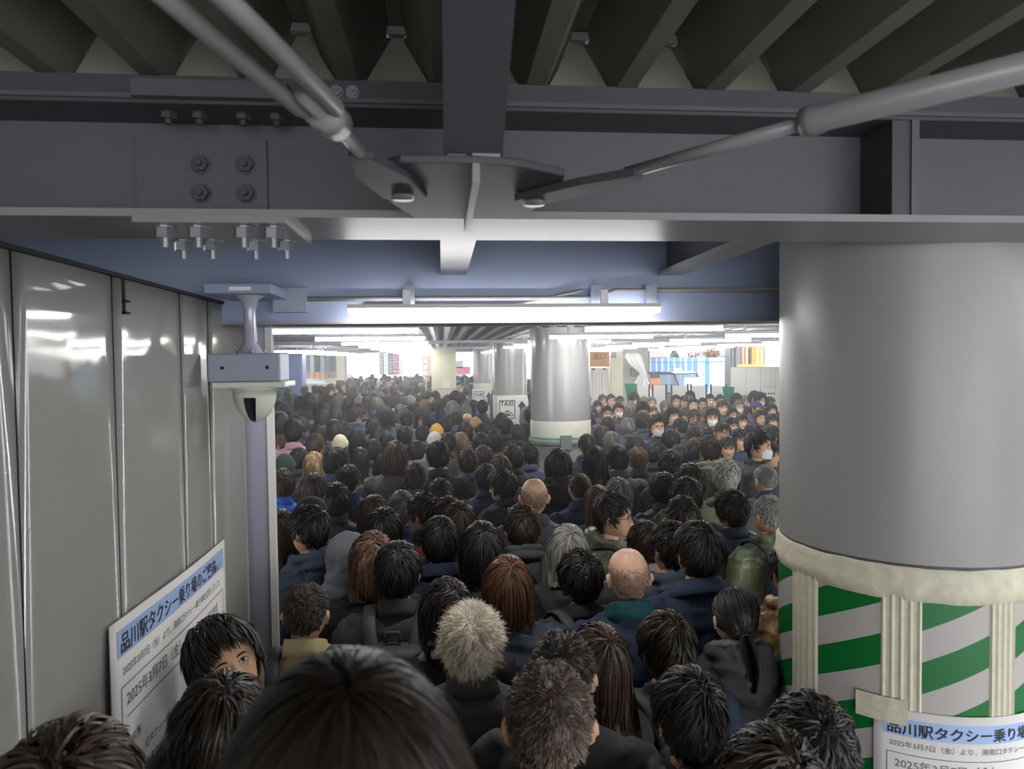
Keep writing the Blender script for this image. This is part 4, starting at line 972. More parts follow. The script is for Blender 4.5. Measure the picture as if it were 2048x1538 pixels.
COLLAR = dict(stand=ringmesh('collar_stand', [(.112, 1.425), (.100, 1.455), (.089, 1.495), (.085, 1.503), (.079, 1.498), (.074, 1.46), (.074, 1.43)], PM['cloth'], .006),
              lapel=ringmesh('collar_lapel', [(.074, 1.44), (.077, 1.485), (.082, 1.496), (.090, 1.488), (.112, 1.455), (.132, 1.425), (.128, 1.418), (.10, 1.43)], PM['cloth'], .004, sx=1.12),
              shirt=ringmesh('collar_shirt', [(.066, 1.46), (.068, 1.503), (.071, 1.508), (.076, 1.50), (.080, 1.47)], PM['maskm'], .001),
              scarf=ringmesh('scarf', [(.07, 1.43), (.072, 1.49), (.085, 1.515), (.104, 1.508), (.110, 1.488), (.102, 1.478), (.116, 1.470), (.124, 1.448), (.118, 1.43), (.09, 1.42)], PM['scarf'], .014))
def fur_mesh():
    rg = np.random.default_rng(5); V = []; F = []; T = []
    for q in range(2600):
        a = rg.uniform(-2.2, 2.2); c = np.array([.150*math.sin(a), -.045-.125*math.cos(a), 1.46+.035*math.cos(a)]); u = rg.normal(size=3); u /= np.linalg.norm(u); c = c+u*.022
        e = c+u*.035+np.array([0, 0, -.006]); s = np.cross(u, rg.normal(size=3)); s /= np.linalg.norm(s); k0 = len(V); V += [c-s*.003, c+s*.003, e]; T += [.7, .7, 1.3]; F.append((k0, k0+1, k0+2))
    return finish_hair('fur_trim', V, F, T)
FUR = fur_mesh()
def trousers():
    mb = MB()
    for s in (-1, 1):
        mb.tube([(s*.09, 0, .90), (s*.10, .005, .75), (s*.105, .01, .5), (s*.11, 0, .3), (s*.115, -.01, .07)], [.10, .095, .075, .066, .06], 12)
    k = len(mb.f)
    for s in (-1, 1):
        mb.prism([(-.11, 0), (.17, 0), (.175, .03), (.10, .075), (.03, .10), (-.10, .10)], 0, s*.115-.045, s*.115+.045, 1)
    me = mb.mesh('trousers'); me.materials.append(PM['trouser']); me.materials.append(PM['shoe']); return me
TROUS = trousers()
def shellcap(name, off, zl_front, zl_back, m, brim=None, tall=1.0, rib=0.0):
    na, nr = 48, 14; vs = []; mb = MB()
    for j in range(nr+1):
        for i in range(na):
            az = 2*PI*i/na; zl = zl_back+(zl_front-zl_back)*(.5+.5*math.cos(az)); ee = math.asin(np.clip((zl-EC[2])/ER[2], -.99, .99)); el = PI/2-(PI/2-ee)*j/nr
            o = off+rib*math.sin(az*24)*(j/nr)+(.006 if j > nr-3 and brim is None else 0)
            d = np.array([math.sin(az)*math.cos(el), math.cos(az)*math.cos(el), math.sin(el)]); p = EC+d*(ER+o); p[2] = EC[2]+(p[2]-EC[2])*tall; vs.append(p)
    fs = [(j*na+i, (j+1)*na+i, (j+1)*na+(i+1) % na, j*na+(i+1) % na) for j in range(nr) for i in range(na)]
    mb.add(vs, fs, 0, True)
    if brim:
        b0 = []
        for i in range(17):
            a = -1.1+2.2*i/16; b0.append((math.sin(a)*.082, .02+math.cos(a)*.085, zl_front+.004)); 
        vs = []; 
        for i, p in enumerate(b0):
            a = -1.1+2.2*i/16; q = (p[0]*1.05, p[1]+brim*math.cos(a*1.3), p[2]-.018); vs += [p, q, (p[0], p[1], p[2]-.004), (q[0], q[1], q[2]-.004)]
        for i in range(16): a = 4*i; mb.add(vs, [], 0); mb.f += [tuple(len(mb.v)-len(vs)+k for k in f) for f in ((a, a+1, a+5, a+4), (a+2, a+6, a+7, a+3), (a+1, a+3, a+7, a+5))]; mb.mi += [0]*3; mb.sm += [False]*3
    me = mb.mesh(name); me.materials.append(m); return me
HAT = dict(beanie=shellcap('knit_beanie', .016, .045, -.02, PM['knit'], tall=1.10, rib=.0012), cap=shellcap('baseball_cap', .016, .05, .0, PM['knit'], brim=.07, tall=.98), flat=shellcap('flat_cap', .024, .055, .02, PM['knit'], brim=.035, tall=.9))
def mask_mesh():
    vs = []; n = 12; rows = [(.012, -.036), (.020, -.052), (.018, -.075), (.012, -.098), (.0, -.113)]
    for r, z in rows:
        for i in range(n+1):
            a = -1.25+2.5*i/n; vs.append((.070*math.sin(a)*(1 if z > -.09 else .85), .012+(.082+r)*math.cos(a)*(1 if abs(a) < 1 else .97), z+.016*abs(a)))
    fs = [(j*(n+1)+i, (j+1)*(n+1)+i, (j+1)*(n+1)+i+1, j*(n+1)+i+1) for j in range(4) for i in range(n)]
    mb = MB().add(vs, fs, 0, True)
    for s in (-1, 1): mb.tube([(s*.066, .035, -.03), (s*.076, -.005, -.005), (s*.079, -.022, -.02)], .0015, 5)
    me = mb.mesh('face_mask'); me.materials.append(PM['maskm']); return me
MASK = mask_mesh()
def glasses_mesh():
    mb = MB()
    for s in (-1, 1):
        mb.tube([(s*.033+.023*math.cos(a), .1005-.012*(abs(s*.033+.023*math.cos(a))/.056)**2, -.002+.0185*math.sin(a)) for a in np.linspace(0, 2*PI, 21)], .0013, 6, 0, False)
        mb.tube([(s*.056, .088, .003), (s*.079, .05, .004), (s*.081, -.01, .002)], .0013, 6, 0)
        mb.add([(s*.033+.022*math.cos(a), .1-.012*(abs(s*.033+.022*math.cos(a))/.056)**2, -.002+.0178*math.sin(a)) for a in np.linspace(0, 2*PI, 16, endpoint=False)], [tuple(range(16))], 1)
    mb.tube([(-.010, .1005, .003), (0, .103, .005), (.010, .1005, .003)], .0013, 6)
    me = mb.mesh('spectacles'); me.materials.append(PM['frame']); me.materials.append(PM['lens']); return me
GLASS = glasses_mesh()
# backpack: bag body and two straps that follow the shoulders
def pack_parts():
    mb = MB(); loft(mb, [(1.36, .10, .02, -.06), (1.34, .135, .035, -.09), (1.2, .155, .045, -.13), (1.0, .16, .05, -.15), (.93, .15, .04, -.13), (.91, .12, .03, -.10)], 28, cy=-.185)
    bag = remesh(mb, .014, 2); bag.name = 'bag'; bag.materials.clear(); bag.materials.append(PM['strap']); bag.polygons.foreach_set('use_smooth', [True]*len(bag.polygons))
    st = []
    for s in (-1, 1):
        path = [(s*.085, -.19, 1.33), (s*.098, -.165, 1.385), (s*.108, -.125, 1.432), (s*.116, -.06, 1.452), (s*.122, .0, 1.447), (s*.128, .06, 1.425), (s*.132, .12, 1.36), (s*.14, .15, 1.25), (s*.165, .13, 1.1)]
        P = np.array(path); vs = []
        for i, p in enumerate(P):
            t = P[min(i+1, len(P)-1)]-P[max(i-1, 0)]; t /= np.linalg.norm(t); x = np.array([1.0, 0, -.12*s if 2 <= i <= 5 else 0]); x -= t*(x @ t); x /= np.linalg.norm(x); nn = np.cross(x, t); nn *= (1 if (nn @ (p-np.array([0, 0, 1.25]))) > 0 else -1)
            for u_, h_ in ((-.028, .0), (-.026, .012), (.026, .012), (.028, .0)): vs.append(p+x*u_+nn*(h_+.004))
        fs = [(i*4+k, i*4+(k+1) % 4, (i+1)*4+(k+1) % 4, (i+1)*4+k) for i in range(len(P)-1) for k in range(4)]
        me = MB().add(vs, fs, 0, True).mesh('strap'); me.materials.append(PM['strap']); st.append(me)
    lp = MB().tube([(-.03, -.2, 1.37), (-.025, -.195, 1.41), (.025, -.195, 1.41), (.03, -.2, 1.37)], .009, 8).mesh('grab_loop'); lp.materials.append(PM['strap'])
    return bag, st, lp
BAG, STRAPS, LOOP = pack_parts()

POSES = {'0': (0, 0, 0), 'd': (0, -20, 0), 'l': (38, -3, 0), 'r': (-38, -3, 0), 'u': (0, 8, 0)}
TIE = MB().tube([(.02*math.cos(t), -.122+.012*math.sin(t)*.3, -.047+.02*math.sin(t)) for t in np.linspace(0, 2*PI, 13)], .006, 6, 0, False).mesh('hair_tie'); TIE.materials.append(PM['shoe'])
BODY = {k: body_mesh('body_'+k, *v) for k, v in POSES.items()}
POSES['w'] = (-30, 16, 16); BODY['w'] = body_mesh('body_w', *POSES['w'])
HAIRC = dict(black='#282321', dark='#32281f', brown='#46342a', lbrown='#6a5140', auburn='#5d3f2c', blond='#8f7858', grey='#77756f', lgrey='#a39f97', white='#d6ccbb', stub='#55463c')
COATC = dict(black='#2e2d2f', charcoal='#424144', navy='#2b3447', grey='#66676b', dgrey='#505155', slate='#46505f', beige='#bfae84', tan='#977650', olive='#596049', green='#445242', brown='#56463c', pink='#ad8a9b', blue='#3457b0', royal='#333f66', cream='#c2b299', purple='#4a4262', red='#9a2b38', taupe='#94837a', teal='#20565a')
COATW = dict(charcoal='charcoal', dgrey='dark grey', slate='slate blue', royal='deep blue', cream='cream')
HAIRW = dict(dark='dark', lbrown='light brown', lgrey='light grey', stub='shaved', black='black')
SKIN = ['#d9ae92', '#d2a586', '#e0b79b', '#caa080']
NPERS = 0
def person(loc, h, yaw, hair='neat', hc='black', ct='plain', cc='black', flags='', label='', group=None, pose='0', skin=None, widen=1.0, hatc=None, scarfc='grey', packc='#2c2d31', jit=True):
    """a figure standing at loc: yaw 0 looks down the hall, positive turns to its left"""
    fl = flags.split(); s = h/(HZ+.121+{'crew': .012, 'crop': .024, 'neat': .026, 'mop': .036, 'tousle': .038, 'bob': .024, 'waves': .028, 'long': .02, 'frizz': .035, 'giant': .02, 'bald': 0}.get(hair, .012))
    r = empty('person', loc, math.radians(yaw)); r.scale = (s*widen, s*widen, s); tag(r, label, 'person', group)
    kk = random.random()
    def part(nm, me, color=None, head=False, par=None):
        o = bpy.data.objects.new(nm, me); COL.objects.link(o); o.parent = par or r
        if color is not None:
            c = lin(color) if isinstance(color, str) else color; o.color = c
        if head:
            R = head_pose(*POSES[pose]).to_4x4(); pv = Vector(PIV); hd = Vector((0, 0, HZ))
            o.matrix_local = Matrix.Translation(pv) @ R @ Matrix.Translation(hd-pv)
        return o
    jt = (.95+.5*kk) if jit else 1
    part('body', BODY[pose], skin or SKIN[int(kk*97) % 4])
    cl = lin(COATC[cc]); cl = tuple(min(1, x*jt) for x in cl[:3])+(1,)
    co = part('coat', COAT[ct], cl); part('trousers', TROUS)
    hcx = HAIRC.get(hc, hc); hl = lin(hcx); hl = tuple(x*(.8+.4*((kk*7) % 1)) for x in hl[:3])+(1,)
    if ct != 'hoodup':
        ho = part('hair', HAIR['under' if any(k in fl for k in ('beanie', 'cap', 'flat')) and hair not in ('bob', 'long', 'waves') else hair], hl, True)
        if hair == 'pony':
            pt_ = part('ponytail', TAIL, hl, True); tie = part('hair_tie', TIE, None, False, pt_)
    if ct == 'plain' and 'scarf' not in fl:
        cq = part('collar', COLLAR['lapel' if 'lapel' in fl else 'stand'], cl if 'teal' not in fl else lin(COATC['teal']), par=co)
        cq.location.z = -.022*((kk*13) % 1)
    if 'shirt' in fl: part('shirt_collar', COLLAR['shirt'], par=co)
    if 'scarf' in fl: part('scarf', COLLAR['scarf'], COATC.get(scarfc, scarfc))
    if 'fur' in fl: part('fur_trim', FUR, '#b99a6a', par=co)
    if 'mask' in fl: part('face_mask', MASK, None, True)
    if 'glasses' in fl: part('spectacles', GLASS, None, True)
    for k in ('beanie', 'cap', 'flat'):
        if k in fl: part({'beanie': 'knit_hat', 'cap': 'peaked_cap', 'flat': 'flat_cap'}[k], HAT[k], hatc or '#20222a', True)
    if 'pack' in fl:
        q = empty('backpack', loc, math.radians(yaw)); q.scale = r.scale; tag(q, 'backpack worn by the '+short_of(label), 'backpack', 'backpacks')
        for nm, me in (('bag', BAG), ('strap', STRAPS[0]), ('strap', STRAPS[1]), ('grab_loop', LOOP)):
            if nm == 'bag' or True:
                o = bpy.data.objects.new(nm, me); COL.objects.link(o); o.parent = q; o.color = lin(packc)
    return r
def short_of(label):
    t = label.split(); return ' '.join(t[:11])
# ---------------------------------------------------------------- who stands where (read off the photograph)
# px, top y, head width px, yaw, hair, hair colour, coat, coat colour, flags, pose, label ('' = made from look and neighbours), short name for neighbours
H = [
 (688, 1308, 620, 8, 'giant', 'dark', 'plain', 'black', '', '0', 'person with large dark bobbed head of hair, nearest of all, top of the stairs', ''),
 (125, 1446, 262, 6, 'mop', 'brown', 'plain', 'black', '', '0', 'person with dark brown hair beside the panel wall, only the crown showing', ''),
 (436, 1350, 190, 10, 'mop', 'dark', 'parka', 'black', '', 'd', 'person with blue black hair close to the wall poster, half hidden by the nearest head', ''),
 (482, 1226, 136, -118, 'mop', 'black', 'plain', 'black', '', 'w', 'black fringed person turning back and looking up beside the wall poster', 'person turning back at the poster'),
 (1097, 1319, 164, -6, 'crew', 'stub', 'plain', 'black', 'pack', '0', 'person with brownish cropped hair and ear showing, foot of the stairs', 'cropped brown head at the stairs'),
 (1377, 1332, 152, 4, 'neat', 'black', 'parka', 'black', '', '0', 'person with smooth black hair and grey hood edge near the striped column', 'smooth black head near the striped column'),
 (1545, 1455, 165, 0, 'mop', 'dark', 'plain', 'black', '', '0', 'person with dark brown hair low at the foot of the striped column', ''),
 (1622, 1386, 176, -12, 'tousle', 'black', 'plain', 'black', '', '0', 'person with full black hair standing right against the green striped sheets', ''),
 (1331, 1219, 112, 8, 'neat', 'dark', 'plain', 'navy', 'pack glasses', '0', 'dark haired person with spectacles, navy coat and wide grey backpack straps', 'navy coated person with spectacles'),
 (1125, 1258, 110, -14, 'crew', 'dark', 'plain', 'charcoal', '', '0', 'short dark haired person just behind the cropped brown head', ''),
 (1195, 1243, 88, 10, 'long', 'brown', 'plain', 'black', '', '0', 'person with long straight dark brown hair down the back', 'long straight dark brown hair'),
 (1468, 1172, 80, 0, 'pony', 'black', 'hood', 'charcoal', 'scarf', '0', 'person with low black ponytail over a grey hood collar', 'low ponytail with grey collar'),
 (942, 1200, 116, -4, 'frizz', 'white', 'plain', 'dgrey', '', '0', 'older person with frizzy white hair thinning at the crown', 'frizzy white haired person'),
 (893, 1153, 88, 14, 'waves', 'black', 'plain', 'black', 'scarf', '0', 'person with wavy black hair and pale scarf just beyond the frizzy white hair', ''),
 (1014, 1108, 86, 0, 'bob', 'auburn', 'puffer', 'slate', '', '0', 'person with auburn bobbed hair in slate blue quilted jacket', 'auburn bob'),
 (1160, 1095, 84, 10, 'tousle', 'black', 'plain', 'charcoal', 'pack', '0', 'person with textured black hair and dark backpack straps', 'textured black hair with straps'),
 (1256, 1095, 60, 0, 'bald', 'stub', 'plain', 'navy', 'teal', '0', 'balding person with pink scalp and teal collar over navy jacket', 'balding person with teal collar'),
 (1393, 1039, 80, 6, 'neat', 'black', 'plain', 'navy', 'lapel', '0', 'tall black haired person in smooth navy overcoat with wide collar', 'tall navy overcoat'),
 (1340, 1040, 52, 14, 'crop', 'black', 'hood', 'slate', '', '0', 'short black haired person in hooded slate parka behind the navy overcoat', ''),
 (612, 1163, 84, -4, 'crew', 'dark', 'plain', 'beige', 'pack', '0', 'cropped dark haired person in beige jacket with dark strap by the wall end', 'beige jacket by the wall end'),
 (795, 1080, 74, -4, 'neat', 'black', 'plain', 'charcoal', 'pack', '0', 'black haired person with both ears out and grey backpack straps on charcoal jacket', 'charcoal jacket with grey straps'),
 (745, 1060, 62, 4, 'waves', 'lbrown', 'plain', 'black', '', '0', 'person with wavy light brown streaked hair', 'wavy streaked light brown hair'),
 (697, 1058, 54, 0, 'neat', 'dark', 'hoodup', 'grey', '', '0', 'person with grey hood pulled up', 'pulled up grey hood'),
 (616, 1009, 68, 48, 'crop', 'black', 'hood', 'slate', '', '0', 'dark haired person facing the wall end in dark blue hooded jacket', 'dark blue hooded jacket at the wall end'),
 (622, 986, 60, 0, 'neat', 'black', 'plain', 'black', 'flat', '0', 'person in black flat cap with pale rim beyond the dark blue hooded jacket', 'black flat cap'),
 (878, 1030, 66, 4, 'neat', 'black', 'plain', 'navy', 'lapel', '0', 'black haired person in navy coat with folded collar in mid crowd', ''),
 (962, 1040, 82, -4, 'bob', 'black', 'plain', 'black', '', '0', 'person with full chin length black bob', 'chin length black bob'),
 (1043, 1007, 60, 4, 'crop', 'dark', 'plain', 'charcoal', 'scarf pack', '0', 'person with thinning dark hair, folded grey scarf and grey strap', 'folded grey scarf'),
 (1136, 1046, 62, -6, 'bob', 'lgrey', 'plain', 'charcoal', '', '0', 'person with silver grey bobbed hair', 'silver grey bob'),
 (1228, 984, 70, -108, 'crop', 'black', 'parka', 'olive', 'glasses pack', '0', 'young person with spectacles in profile wearing olive green hooded parka', 'olive parka in profile'),
 (1290, 1040, 50, 0, 'neat', 'dark', 'plain', 'taupe', '', '0', '', ''),
 (1068, 955, 54, -6, 'bald', 'stub', 'plain', 'dgrey', '', '0', 'person with shaved balding head in dark grey coat', 'shaved balding head'),
 (1159, 945, 48, 6, 'crew', 'dark', 'plain', 'navy', '', '0', 'person with grey flecked crew cut in navy coat', 'grey flecked crew cut'),
 (1195, 968, 32, 0, 'long', 'lbrown', 'plain', 'navy', '', '0', 'person with long light brown hair tied back beside the grey flecked crew cut', ''),
 (1190, 890, 48, 4, 'long', 'black', 'plain', 'cream', '', '0', 'person with long black hair over beige coat beside the mid column', 'long black hair over beige coat'),
 (1116, 895, 50, 0, 'bob', 'black', 'hood', 'black', '', '0', 'person with very dark hair and black hood at the foot of the mid column', 'black hood at the mid column'),
 (1058, 885, 36, 8, 'crop', 'black', 'plain', 'purple', '', '0', 'person with undercut hair in violet navy suit near the mid column', 'violet navy suit'),
 (1006, 935, 50, 34, 'mop', 'black', 'plain', 'black', '', 'l', 'person with glossy black hair, cheek turned toward the wall side', ''),
 (972, 926, 40, 0, 'neat', 'dark', 'plain', 'navy', 'shirt', '0', 'dark haired person with cream shirt collar above navy coat', ''),
 (935, 897, 42, 0, 'crop', 'brown', 'plain', 'slate', '', '0', 'person with brownish grey short hair in slate coat', 'brownish grey hair, slate coat'),
 (966, 890, 36, 0, 'mop', 'brown', 'plain', 'charcoal', '', '0', '', ''),
 (876, 880, 42, 0, 'neat', 'black', 'plain', 'black', 'shirt', '0', 'black haired person in black suit with white shirt collar', 'black suit, white collar'),
 (881, 956, 42, -16, 'crop', 'dark', 'plain', 'green', '', '0', '', ''),
 (918, 1000, 45, 0, 'long', 'dark', 'plain', 'charcoal', '', '0', 'person with straight dark grey brown hair next to a strip of red', ''),
 (896, 990, 26, 0, 'long', 'dark', 'hood', 'red', '', '0', 'person in bright red coat almost hidden in mid crowd', 'almost hidden red coat'),
 (852, 984, 52, 10, 'crop', 'dark', 'plain', 'black', '', 'l', 'dark haired person with bare neck in black coat', ''),
 (803, 980, 34, 0, 'crop', 'grey', 'plain', 'purple', '', '0', '', ''),
 (829, 924, 46, 0, 'crop', 'brown', 'plain', 'charcoal', '', '0', 'person with rounded dark brown crop beside the fur trimmed hood', ''),
 (768, 905, 42, -4, 'bob', 'dark', 'hood', 'charcoal', 'fur', '0', 'person with tan fur trim round the hood', 'tan fur trimmed hood'),
 (719, 893, 40, 0, 'long', 'black', 'plain', 'black', '', '0', 'person with long parted black hair', 'long parted black hair'),
 (669, 893, 42, -16, 'neat', 'black', 'plain', 'slate', '', 'r', 'black haired person with ear and cheek lit, beyond the wall end', ''),
 (628, 902, 26, 0, 'waves', 'blond', 'plain', 'tan', '', '0', 'small person with fair frizzy hair in orange tan coat', 'fair frizzy hair, tan coat'),
 (598, 894, 35, 0, 'neat', 'black', 'plain', 'black', '', '0', '', ''),
 (569, 906, 28, 0, 'neat', 'black', 'plain', 'black', 'beanie', '0', 'person in dark green knit hat by the wall end', 'dark green knit hat'),
 (588, 837, 34, 0, 'neat', 'black', 'plain', 'pink', '', '0', 'person in pale pink striped jacket', 'pale pink jacket'),
 (638, 850, 27, 0, 'bob', 'black', 'plain', 'black', '', '0', '', ''),
 (562, 868, 26, 60, 'crop', 'auburn', 'plain', 'purple', '', '0', 'person with reddish hair in profile by the wall end', 'reddish hair in profile'),
 (630, 866, 34, 0, 'crop', 'brown', 'plain', 'slate', '', '0', '', ''),
 (680, 868, 28, 0, 'neat', 'dark', 'plain', 'navy', 'beanie', '0', 'person in cream knit hat near the long parted black hair', 'cream knit hat'),
 (713, 857, 34, 0, 'bob', 'dark', 'plain', 'black', '', '0', '', ''), (746, 878, 37, 0, 'mop', 'black', 'plain', 'charcoal', '', '0', '', ''), (774, 866, 28, 0, 'neat', 'black', 'plain', 'navy', '', '0', '', ''),
 (789, 880, 46, 0, 'bob', 'brown', 'plain', 'charcoal', '', '0', '', ''), (809, 852, 30, 0, 'neat', 'dark', 'plain', 'charcoal', '', '0', '', ''), (832, 880, 32, 0, 'neat', 'black', 'hood', 'grey', '', '0', '', ''),
 (844, 850, 28, 0, 'crop', 'black', 'plain', 'charcoal', '', '0', '', ''),
 (873, 846, 23, 0, 'neat', 'black', 'plain', 'black', 'beanie', '0', 'person in mustard yellow knit hat', 'mustard yellow knit hat'),
 (869, 862, 22, 0, 'neat', 'lgrey', 'plain', 'grey', 'beanie', '0', 'person in pale grey knit hat below the mustard yellow one', 'pale grey knit hat'),
 (626, 944, 54, 4, 'bob', 'brown', 'plain', 'black', '', '0', 'person with brown tinted bob beyond the black flat cap', 'brown tinted bob'),
 (671, 964, 54, 0, 'mop', 'black', 'plain', 'black', '', '0', '', ''), (698, 928, 46, -6, 'crop', 'black', 'plain', 'royal', '', '0', 'short black haired person in jacket with deep blue collar', 'deep blue collar'),
 (563, 936, 34, 0, 'mop', 'brown', 'plain', 'blue', '', '0', 'person in vivid blue jacket beside the wall end', 'vivid blue jacket'),
 (562, 1016, 38, 0, 'long', 'brown', 'plain', 'black', '', '0', 'person with long reddish brown hair cut off by the steel end post', ''),
 (747, 988, 48, 0, 'bob', 'brown', 'plain', 'black', '', '0', '', ''), (766, 1014, 46, -8, 'mop', 'black', 'plain', 'black', '', '0', '', ''),
 (934, 826, 19, 0, 'bald', 'stub', 'plain', 'charcoal', '', '0', 'far balding person before the TAXI signs', 'far balding person'), (951, 833, 20, 0, 'neat', 'lbrown', 'plain', 'tan', 'beanie', '0', 'person in tan knit hat before the TAXI signs', 'tan knit hat'),
 (921, 863, 22, 0, 'bob', 'blond', 'plain', 'charcoal', '', '0', 'person with fair beige hair in the middle of the crowd', 'fair beige hair'), (963, 864, 36, 0, 'mop', 'black', 'plain', 'green', '', '0', '', ''), (990, 857, 28, 0, 'bob', 'dark', 'plain', 'charcoal', '', '0', '', ''),
 (1034, 848, 20, 0, 'crop', 'brown', 'plain', 'black', '', '0', '', ''), (1013, 836, 28, 0, 'neat', 'black', 'plain', 'navy', '', '0', '', ''), (1003, 824, 22, 0, 'bob', 'black', 'plain', 'slate', '', '0', '', ''),
 (931, 842, 24, 0, 'bob', 'dark', 'plain', 'purple', '', '0', '', ''), (963, 846, 28, 0, 'crop', 'black', 'plain', 'slate', '', '0', '', ''), (891, 834, 26, 0, 'neat', 'black', 'plain', 'slate', '', '0', '', ''), (911, 822, 27, 0, 'bob', 'black', 'hood', 'slate', '', '0', '', ''),
 (897, 865, 25, 0, 'crop', 'black', 'plain', 'charcoal', '', '0', '', ''), (1026, 888, 33, 0, 'mop', 'black', 'plain', 'black', '', '0', '', ''), (1000, 908, 30, 0, 'waves', 'brown', 'plain', 'charcoal', '', '0', '', ''),
 # the right hand side, many of them turned to the camera
 (1275, 893, 42, 0, 'crop', 'auburn', 'plain', 'black', '', '0', 'person with orange tinted brown hair and bare neck', 'orange tinted brown hair'),
 (1417, 870, 40, 6, 'neat', 'brown', 'hood', 'olive', '', '0', 'brown haired person with bare neck and pale green hood', 'pale green hood'),
 (1458, 871, 36, -158, 'neat', 'black', 'plain', 'charcoal', '', 'r', 'bare faced black haired person looking along toward the big column', 'bare faced person by the big column'),
 (1536, 880, 42, -118, 'neat', 'black', 'plain', 'black', '', '0', 'person at the big column edge looking out with cord under the chin', 'person at the big column edge'),
 (1451, 917, 54, 0, 'crop', 'lgrey', 'plain', 'charcoal', '', '0', 'person with thick light grey hair', 'thick light grey hair'),
 (1530, 928, 44, 4, 'crew', 'grey', 'plain', 'navy', '', '0', 'grey haired person with bare neck at the big column edge', ''),
 (1464, 977, 58, 6, 'tousle', 'black', 'plain', 'navy', 'pack', '0', 'person with curly black hair in navy blue jacket with backpack', 'curly black hair, navy jacket'),
 (1538, 988, 52, 8, 'crew', 'lgrey', 'parka', 'olive', 'pack', '0', 'cropped grey haired person with buckled olive strap at the big column edge', 'cropped grey hair, olive strap'),
 (1582, 1085, 60, 0, 'crop', 'black', 'parka', 'tan', '', '0', 'person in tan jacket mostly hidden by the big column', ''),
 (1364, 991, 60, 0, 'crop', 'dark', 'plain', 'green', '', '0', 'person with thin dark hair at the crown in dark green coat', 'dark green coat'),
 (1236, 954, 54, 0, 'mop', 'grey', 'plain', 'charcoal', '', '0', 'person with grey brown bowl of hair behind the olive parka', ''),
 (1328, 943, 54, 0, 'mop', 'black', 'plain', 'charcoal', '', '0', '', ''), (1373, 952, 50, 0, 'tousle', 'dark', 'plain', 'black', '', '0', '', ''), (1380, 925, 60, 0, 'mop', 'dark', 'plain', 'olive', '', '0', '', ''),
 (1340, 898, 48, 0, 'tousle', 'black', 'plain', 'black', '', '0', '', ''), (1358, 889, 42, 0, 'mop', 'black', 'plain', 'black', '', '0', '', ''), (1387, 880, 32, -20, 'crop', 'black', 'plain', 'navy', '', '0', '', ''), (1235, 888, 44, 0, 'neat', 'black', 'plain', 'charcoal', 'shirt', '0', '', ''),
 (1341, 858, 34, 0, 'mop', 'black', 'plain', 'black', '', '0', '', ''), (1310, 854, 30, 0, 'crop', 'dark', 'plain', 'slate', '', '0', '', ''), (1312, 884, 30, -30, 'crop', 'black', 'plain', 'black', '', 'r', '', ''), (1270, 870, 36, 0, 'waves', 'black', 'plain', 'slate', '', '0', '', ''),
 (1205, 850, 34, 0, 'bob', 'brown', 'plain', 'charcoal', '', '0', '', ''), (1222, 862, 34, 0, 'mop', 'grey', 'plain', 'dgrey', '', '0', '', ''),
 (1518, 858, 44, -130, 'crop', 'black', 'plain', 'black', 'mask', '0', '', ''), (1504, 842, 34, 175, 'mop', 'black', 'plain', 'charcoal', '', 'd', '', ''), (1445, 842, 32, 172, 'thin', 'dark', 'plain', 'charcoal', 'glasses', '0', 'older person with high forehead and spectacles facing this way', 'high forehead facing this way'),
 (1416, 853, 29, 178, 'crop', 'dark', 'plain', 'navy', 'glasses', 'd', '', ''), (1388, 852, 29, 170, 'crop', 'black', 'plain', 'charcoal', '', 'd', '', ''), (1478, 856, 30, -165, 'neat', 'black', 'plain', 'navy', '', '0', '', ''), (1484, 826, 25, 176, 'neat', 'black', 'plain', 'black', '', '0', '', ''),
 (1463, 833, 24, 190, 'neat', 'black', 'plain', 'slate', 'glasses', '0', '', ''), (1430, 832, 26, 170, 'neat', 'black', 'plain', 'charcoal', 'flat mask', 'd', '', ''), (1425, 814, 28, 160, 'neat', 'dark', 'plain', 'grey', 'mask', '0', 'person with white face mask under parted hair facing this way', 'white mask under parted hair'),
 (1465, 815, 23, 184, 'crop', 'black', 'plain', 'navy', '', '0', '', ''), (1445, 799, 23, 176, 'thin', 'black', 'plain', 'charcoal', '', '0', '', ''), (1478, 799, 21, 180, 'crop', 'grey', 'plain', 'black', 'mask', '0', '', ''), (1513, 800, 23, -140, 'neat', 'black', 'plain', 'purple', 'cap', '0', 'person in violet peaked cap before the grey site fence', 'violet peaked cap'),
 (1543, 806, 24, 165, 'mop', 'black', 'plain', 'charcoal', '', '0', '', ''), (1545, 826, 26, 180, 'neat', 'black', 'plain', 'navy', '', '0', '', ''), (1541, 848, 28, -150, 'bob', 'black', 'plain', 'charcoal', '', '0', '', ''), (1520, 820, 24, 185, 'crop', 'dark', 'plain', 'brown', '', '0', '', ''), (1500, 812, 22, 170, 'mop', 'dark', 'plain', 'charcoal', '', '0', '', ''),
 (1440, 788, 19, 180, 'neat', 'black', 'plain', 'navy', 'beanie', '0', 'person in navy knit hat before the barrier panels', 'navy knit hat'), (1420, 787, 19, 180, 'neat', 'black', 'plain', 'navy', 'beanie', '0', '', ''), (1368, 789, 19, 185, 'neat', 'black', 'plain', 'charcoal', 'cap', '0', '', ''), (1352, 789, 19, 178, 'crop', 'black', 'plain', 'navy', '', '0', '', ''),
 (1386, 795, 21, 172, 'crop', 'black', 'plain', 'charcoal', '', '0', '', ''), (1345, 812, 27, 196, 'neat', 'black', 'plain', 'navy', '', '0', 'black haired person gazing past with face lit before the barrier panels', 'lit face before the barriers'), (1313, 828, 32, -172, 'crop', 'dark', 'plain', 'navy', 'mask', '0', 'dark haired person with white face mask and bare brow', 'white mask, bare brow'),
